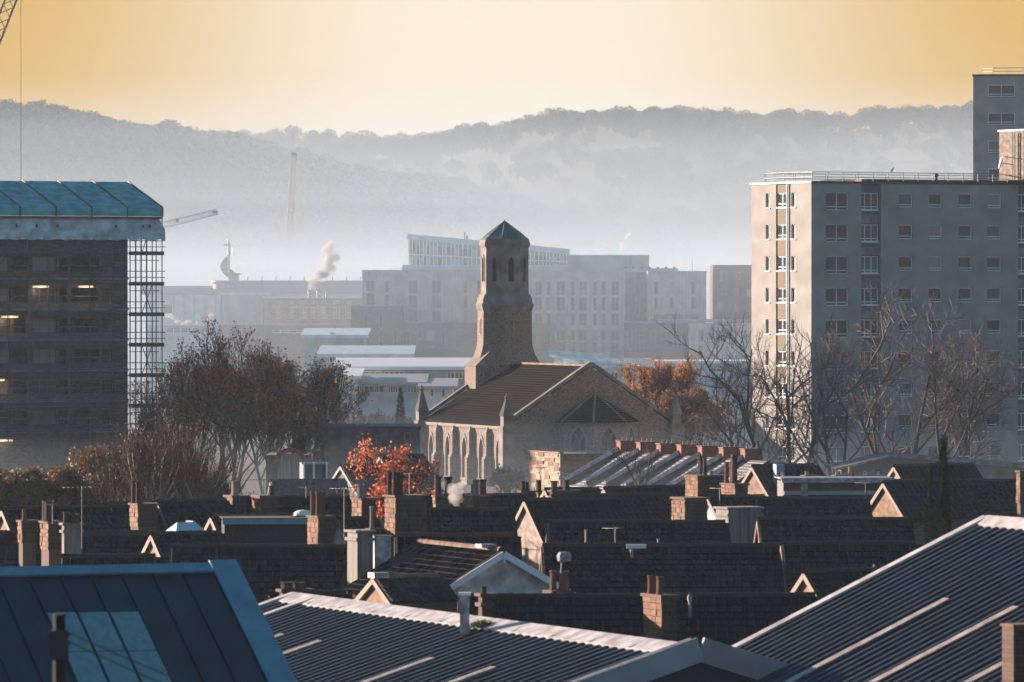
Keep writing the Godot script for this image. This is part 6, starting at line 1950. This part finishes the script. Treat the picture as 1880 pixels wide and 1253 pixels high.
func trees() -> void:
	# bare trees in front of the flats
	var bare := {"seed": 11, "low": 0.15, "stem": 0.5, "kids": 5, "wide": 0.8, "up": 0.75, "most": 4, "fine": 0.0065, "thick": 0.0095, "bark": "bark_grey", "twig": "twig_pale", "stems": [Vector3(-0.55, 1, 0.1), Vector3(0.35, 1, 0.2), Vector3(-0.1, 1, -0.1)]}
	plant("bare_tree", "bare spreading tree against the sunlit end wall of the flats", ground(1455, 425), 20.5, bare)
	bare.seed = 12
	bare.stems = [Vector3(-0.5, 1, 0.1), Vector3(0.1, 1, 0.2), Vector3(0.8, 1, 0)]
	plant("bare_tree", "bare many stemmed tree against the shaded windows of the flats", ground(1660, 432), 22.0, bare)
	bare.seed = 13
	bare.stems = [Vector3(0.35, 1, 0.0), Vector3(-0.1, 1, 0.2)]
	plant("bare_tree", "bare leaning tree in front of the flats nearest the conifer", ground(1735, 428), 18.5, bare)
	bare.seed = 14
	bare.stems = [Vector3(-0.1, 1, 0.1), Vector3(0.2, 1, 0.1)]
	plant("bare_tree", "bare tree crossing the corner of the flats behind the bargeboarded gables", ground(1535, 420), 17.5, bare)
	bare.seed = 15
	bare.stems = [Vector3(0.1, 1, 0.1), Vector3(-0.3, 1, 0)]
	plant("bare_tree", "dark bare tree between the golden tree and the sunlit end wall", ground(1370, 450), 15.5, bare)
	# golden tree right of the church
	var top := func(p: Vector3) -> float: return clampf((p.y - 4.5) / 4.0, 0.06, 1.0)
	plant("autumn_tree", "golden orange autumn tree standing right of the church gable", ground(1215, 530), 11.6, {"seed": 21, "stem": 0.55, "wide": 0.55, "up": 0.9, "fine": 0.02, "twig": "twig_russet", "stems": [Vector3(-0.15, 1, 0), Vector3(0.2, 1, 0.1)], "leaf": [["leaf_russet", 0.1, 1, top], ["leaf_gold", 0.1, 2, top]]})
	plant("autumn_tree", "rounder russet tree between the golden tree and the flats", ground(1285, 520), 9.6, {"seed": 22, "stem": 0.5, "wide": 0.62, "up": 0.8, "fine": 0.02, "twig": "twig_russet", "stems": [Vector3(0.1, 1, 0), Vector3(-0.25, 1, 0.1)], "leaf": [["leaf_brown", 0.12, 3], ["leaf_gold", 0.1, 1, top]]})
	# big russet group on the left
	var tl := func(p: Vector3) -> float: return clampf((p.y - 5.0) / 6.0, 0.04, 0.4)
	for q in [[345, 452, 11.6, 31, "tall russet tree beside the right end of the scaffolding"], [425, 446, 13.0, 32, "tallest russet tree in the dark group left of the church"], [490, 440, 11.6, 33, "bushy russet tree in the middle of the dark group"], [560, 448, 12.0, 34, "gold flecked tree at the right of the dark group"]]:
		plant("russet_tree", q[4], ground(q[0], q[1]), q[2], {"seed": q[3], "low": 0.12, "thick": 0.012, "stem": 0.6, "kids": 6, "wide": 0.55, "up": 0.85, "fine": 0.014, "bark": "bark", "twig": "twig_russet" if q[3] < 34 else "twig_grey", "stems": [Vector3(-0.2, 1, 0.1), Vector3(0.2, 1, 0), Vector3(0, 1, -0.25)], "leaf": [["leaf_russet", 0.11, 2, tl], ["leaf_brown" if q[3] < 34 else "leaf_gold", 0.1, 1, tl]]}, "dark russet trees left of the church")
	plant("bare_tree", "thin bare tree in front of the scaffolding boards", ground(262, 445), 9.0, {"seed": 41, "stem": 0.6, "wide": 0.5, "up": 0.8, "fine": 0.016})
	plant("bare_tree", "dim bare tree low in front of the scaffolded office block", ground(110, 450), 7.0, {"seed": 42, "stem": 0.55, "wide": 0.65, "up": 0.6, "fine": 0.016, "stems": [Vector3(-0.2, 1, 0), Vector3(0.2, 1, 0)]})
	plant("bare_tree", "spiky dead topped tree rising from the dark russet group", ground(408, 458), 13.2, {"seed": 43, "stem": 0.62, "wide": 0.6, "up": 0.7, "fine": 0.016, "kids": 5, "most": 3})
	# pale trees far behind
	for q in [[640, 560, 7.6, 51], [690, 565, 7.0, 52], [740, 570, 6.0, 53]]:
		plant("pale_tree", "pale misty bare tree in front of the white flat roofed hall", ground(q[0], q[1]), q[2], {"seed": q[3], "stem": 0.5, "wide": 0.65, "up": 0.6, "fine": 0.03, "bark": "bark_grey", "twig": "bark_grey"}, "pale trees before the halls")
	conifer("misty conical evergreen left of the church pinnacle", ground(735, 545), 8.2, 1.3, 61)
	conifer("dark ragged evergreen above the round brick arch", ground(548, 408), 8.3, 1.7, 62, 1.3)
	conifer("dark evergreen sloping behind the brick arch building", ground(585, 415), 7.0, 1.4, 64, 1.0)
	conifer("tall dark conifer standing above the far metal roof", ground(1733, 236), Y(800, 236), 1.0, 63, 4.0)
	conifer("shorter dark conifer beside the tall dark conifer", ground(1708, 234), Y(850, 234), 0.8, 65, 3.0)
	# birches
	var n := 0
	for q in [[232, 326, 0.14, 6.4], [268, 322, 0.2, 7.4], [300, 328, 0.26, 7.4], [335, 324, 0.3, 6.6], [375, 320, 0.34, 5.4], [405, 326, 0.36, 4.8]]:
		var br := plant("birch_tree", ["white stemmed birch standing most upright, next to the leafy hedge trees", "tallest white stemmed birch, among the dense thicket", "white stemmed birch leaning over the potted stone chimney", "slender birch leaning out over the roof lantern", "short birch leaning towards the round brick arch", "smallest and most slanted birch, beside the pale round pot"][n], ground(q[0] - 25, q[1]), q[3], {"seed": 70 + n, "stem": 0.8, "kids": 7, "wide": 0.42, "up": 0.75, "most": 3, "fine": 0.014, "thick": 0.014, "bark": "birch_bark", "twig": "twig_russet", "stems": [Vector3(q[2], 1, 0.05), Vector3(q[2] + 0.16, 1, -0.1), Vector3(q[2] - 0.12, 1, -0.1)], "leaf": [["leaf_brown", 0.06, 1, func(_p): return 0.5]]}, "birches behind the near terraces")
		n += 1
	# russet undergrowth between them
	for q in [[225, 344, 6.4, 81], [265, 346, 6.8, 82], [320, 345, 6.2, 83], [365, 346, 4.6, 84]]:
		plant("thicket_tree", "dense russet twigged small tree among the birches", ground(q[0], q[1]), q[2], {"seed": q[3], "stem": 0.5, "kids": 6, "wide": 0.6, "up": 0.7, "most": 4, "fine": 0.012, "twig": "twig_russet", "leaf": [["leaf_brown", 0.08, 1]]}, "thicket among the birches")
	# leafy dark trees, far left
	n = 0
	for q in [[-10, 330, 8.9, 91], [40, 334, 8.7, 92], [90, 328, 7.9, 93], [140, 333, 9.0, 94], [185, 330, 8.0, 95]]:
		plant("leafy_tree", ["dark leafy tree with brown gold leaves at the far left", "dark leafy tree with brown gold leaves, second along the hedge line", "lower dark leafy tree in the dip of the hedge line", "dark leafy tree with the rustiest top of the hedge line", "dark leafy tree next to the birches"][n], ground(q[0], q[1]), q[2], {"seed": q[3], "stem": 0.5, "kids": 6, "wide": 0.68, "up": 0.55, "most": 4, "fine": 0.012, "leaf": [["leaf_olive", 0.1, 5], ["leaf_brown", 0.1, 3]]}, "leafy trees behind the near terraces")
		n += 1
	# the bright orange tree
	plant("orange_tree", "small tree with bright orange leaves behind the tall chimney", ground(757, 312), 10.2, {"seed": 101, "stem": 0.5, "kids": 6, "wide": 0.62, "up": 0.6, "most": 4, "fine": 0.012, "bark": "bark_grey", "leaf": [["leaf_orange", 0.1, 3, func(_p): return 0.55, 0.4], ["leaf_russet", 0.09, 1]]})
	plant("bare_tree", "thin bare sapling in front of the terrace slopes", ground(1185, 372), 6.6, {"seed": 111, "stem": 0.7, "kids": 5, "wide": 0.5, "up": 0.7, "most": 3, "fine": 0.014})
	plant("shrub", "dull brown shrub at the foot of the church gable", ground(935, 440), 4.4, {"seed": 112, "stem": 0.5, "kids": 6, "wide": 0.65, "up": 0.6, "most": 3, "fine": 0.016, "stems": [Vector3(-0.4, 1, 0), Vector3(0.4, 1, 0), Vector3(0, 1, 0.3)], "leaf": [["leaf_olive", 0.1, 2], ["leaf_brown", 0.1, 1]]})

func lattice(o: Node3D, m: Material, a: Vector3, b: Vector3, w0: float, w1: float, n: int, r: float) -> void:
	var k := along(a, b)
	var c := [Vector2(-1, -1), Vector2(1, -1), Vector2(1, 1), Vector2(-1, 1)]
	var at := func(i: int, j: int) -> Vector3:
		var f := float(i) / n
		return a.lerp(b, f) + (k.x * c[j].x + k.z * c[j].y) * lerpf(w0, w1, f) * 0.5
	for j in 4: rod(o, "chord", m, at.call(0, j), at.call(n, j), r)
	for i in n:
		for j in [0, 2]:
			rod(o, "brace", m, at.call(i + (i % 2), j), at.call(i + 1 - (i % 2), (j + 1) % 4), r * 0.6)
		for j in [1, 3]:
			rod(o, "brace", m, at.call(i + (i % 2), j), at.call(i + 1 - (i % 2), (j + 1) % 4), r * 0.6)
func cranes() -> void:
	var m := M("crane_red", 0.42, 0.26, 0.22, 0.6)
	var d := 1500.0
	var o := thing("tower_crane", "slender upright crane jib standing far off in the mist", "crane", W(526, 560, d))
	lattice(o, m, Vector3.ZERO, Vector3(0, 7.0, 0), 1.3, 1.3, 6, 0.14)
	lattice(o, m, Vector3(0, 7.0, 0), W(539.5, 286, d) - W(526, 560, d), 1.5, 1.1, 34, 0.2)
	span(o, "jib_head", M("dark_metal"), W(537, 286, d) - W(526, 560, d), W(543, 280, d - 6) - W(526, 560, d))
	span(o, "counterweight", M("white_paint"), Vector3(-1.6, 5.0, -0.5), Vector3(-0.9, 9.5, 0.5))
	d = 1100.0
	o = thing("tower_crane", "pale slanting crane jib behind the sheeted roof", "crane", W(250, 426, d))
	m = M("crane_pale", 0.42, 0.45, 0.47, 0.6)
	lattice(o, m, Vector3.ZERO, W(399, 389, d) - W(250, 426, d), 1.3, 0.9, 22, 0.13)
	span(o, "trolley", M("dark_metal"), W(323, 409, d) - W(250, 426, d), W(328, 402, d - 1) - W(250, 426, d))
	span(o, "jib_tip", M("dark_metal"), W(390, 392, d) - W(250, 426, d), W(399, 388, d - 1) - W(250, 426, d))
	var ft := W(250, 426, d)
	lattice(o, m, Vector3(0, -ft.y, 0), Vector3(0, 0, 0), 1.2, 1.2, 14, 0.08)
	d = 560.0
	o = thing("tower_crane", "near crane boom with yellow grey lattice and a long hoist rope", "crane", W(-60, 160, d))
	m = M("crane_grey", 0.3, 0.25, 0.2, 0.6)
	var base := W(-60, 160, d)
	lattice(o, m, W(-60, 200, d) - base, W(75, -140, d) - base, 1.15, 1.0, 18, 0.07)
	rod(o, "hoist_rope", M("dark_metal"), W(38, -48, d) - base, W(38, 345, d) - base, 0.035)
	lattice(o, m, Vector3(0, -base.y, 0), W(-60, 200, d) - base, 1.6, 1.6, 16, 0.09)

func steam() -> void:
	# [bearing, drop, radius across, radius up] puffs of each plume
	var plumes := [
		["steam", "tall white steam plume rising from the pink brick works", 735.0, [[568, 535, 5, 9], [571, 525, 9, 9], [577, 516, 14, 10], [588, 509, 18, 12], [597, 502, 17, 12], [603, 491, 18, 14], [598, 480, 17, 13], [606, 470, 17, 14], [600, 458, 12, 12], [609, 452, 10, 14]], 0.8],
		["steam", "thin steam wisp above the blue rooftop plant block", 712.0, [[1141, 457, 4, 7], [1144, 448, 6, 8], [1150, 437, 7, 6], [1154, 431, 8, 5]], 1.2],
		["steam", "drifting steam streak over the low blue grey store", 722.0, [[338, 595, 8, 4], [328, 591, 10, 5], [318, 585, 9, 6], [310, 580, 8, 6], [358, 596, 7, 4], [345, 592, 9, 4], [380, 584, 12, 6], [390, 580, 10, 7]], 1.5],
		["steam", "white boiler steam drifting past the dark chimney pots", 258.0, [[835, 925, 12, 8], [829, 915, 16, 11], [837, 902, 18, 11], [845, 892, 15, 10], [828, 897, 14, 10], [842, 915, 14, 11]], 1.3],
	]
	var g := RandomNumberGenerator.new()
	g.seed = 5
	for p in plumes:
		var d: float = p[2]
		var k := d / F
		var o := thing(p[0], p[1], "steam", W(p[3][0][0], p[3][0][1], d))
		o.set_meta("kind", "stuff")
		for q in p[3]:
			for j in 2:
				bank("puff", p[1], W(q[0] + g.randf_range(-0.4, 0.4) * q[2], q[1] + g.randf_range(-0.4, 0.4) * q[3], d + g.randf_range(-0.4, 0.4)) - o.position, Vector3(q[2] * g.randf_range(1.0, 1.7), q[3] * g.randf_range(1.0, 1.7), q[2] * 1.4) * k, p[4] * g.randf_range(0.6, 1.2), Color(1, 0.99, 0.97), true, o)
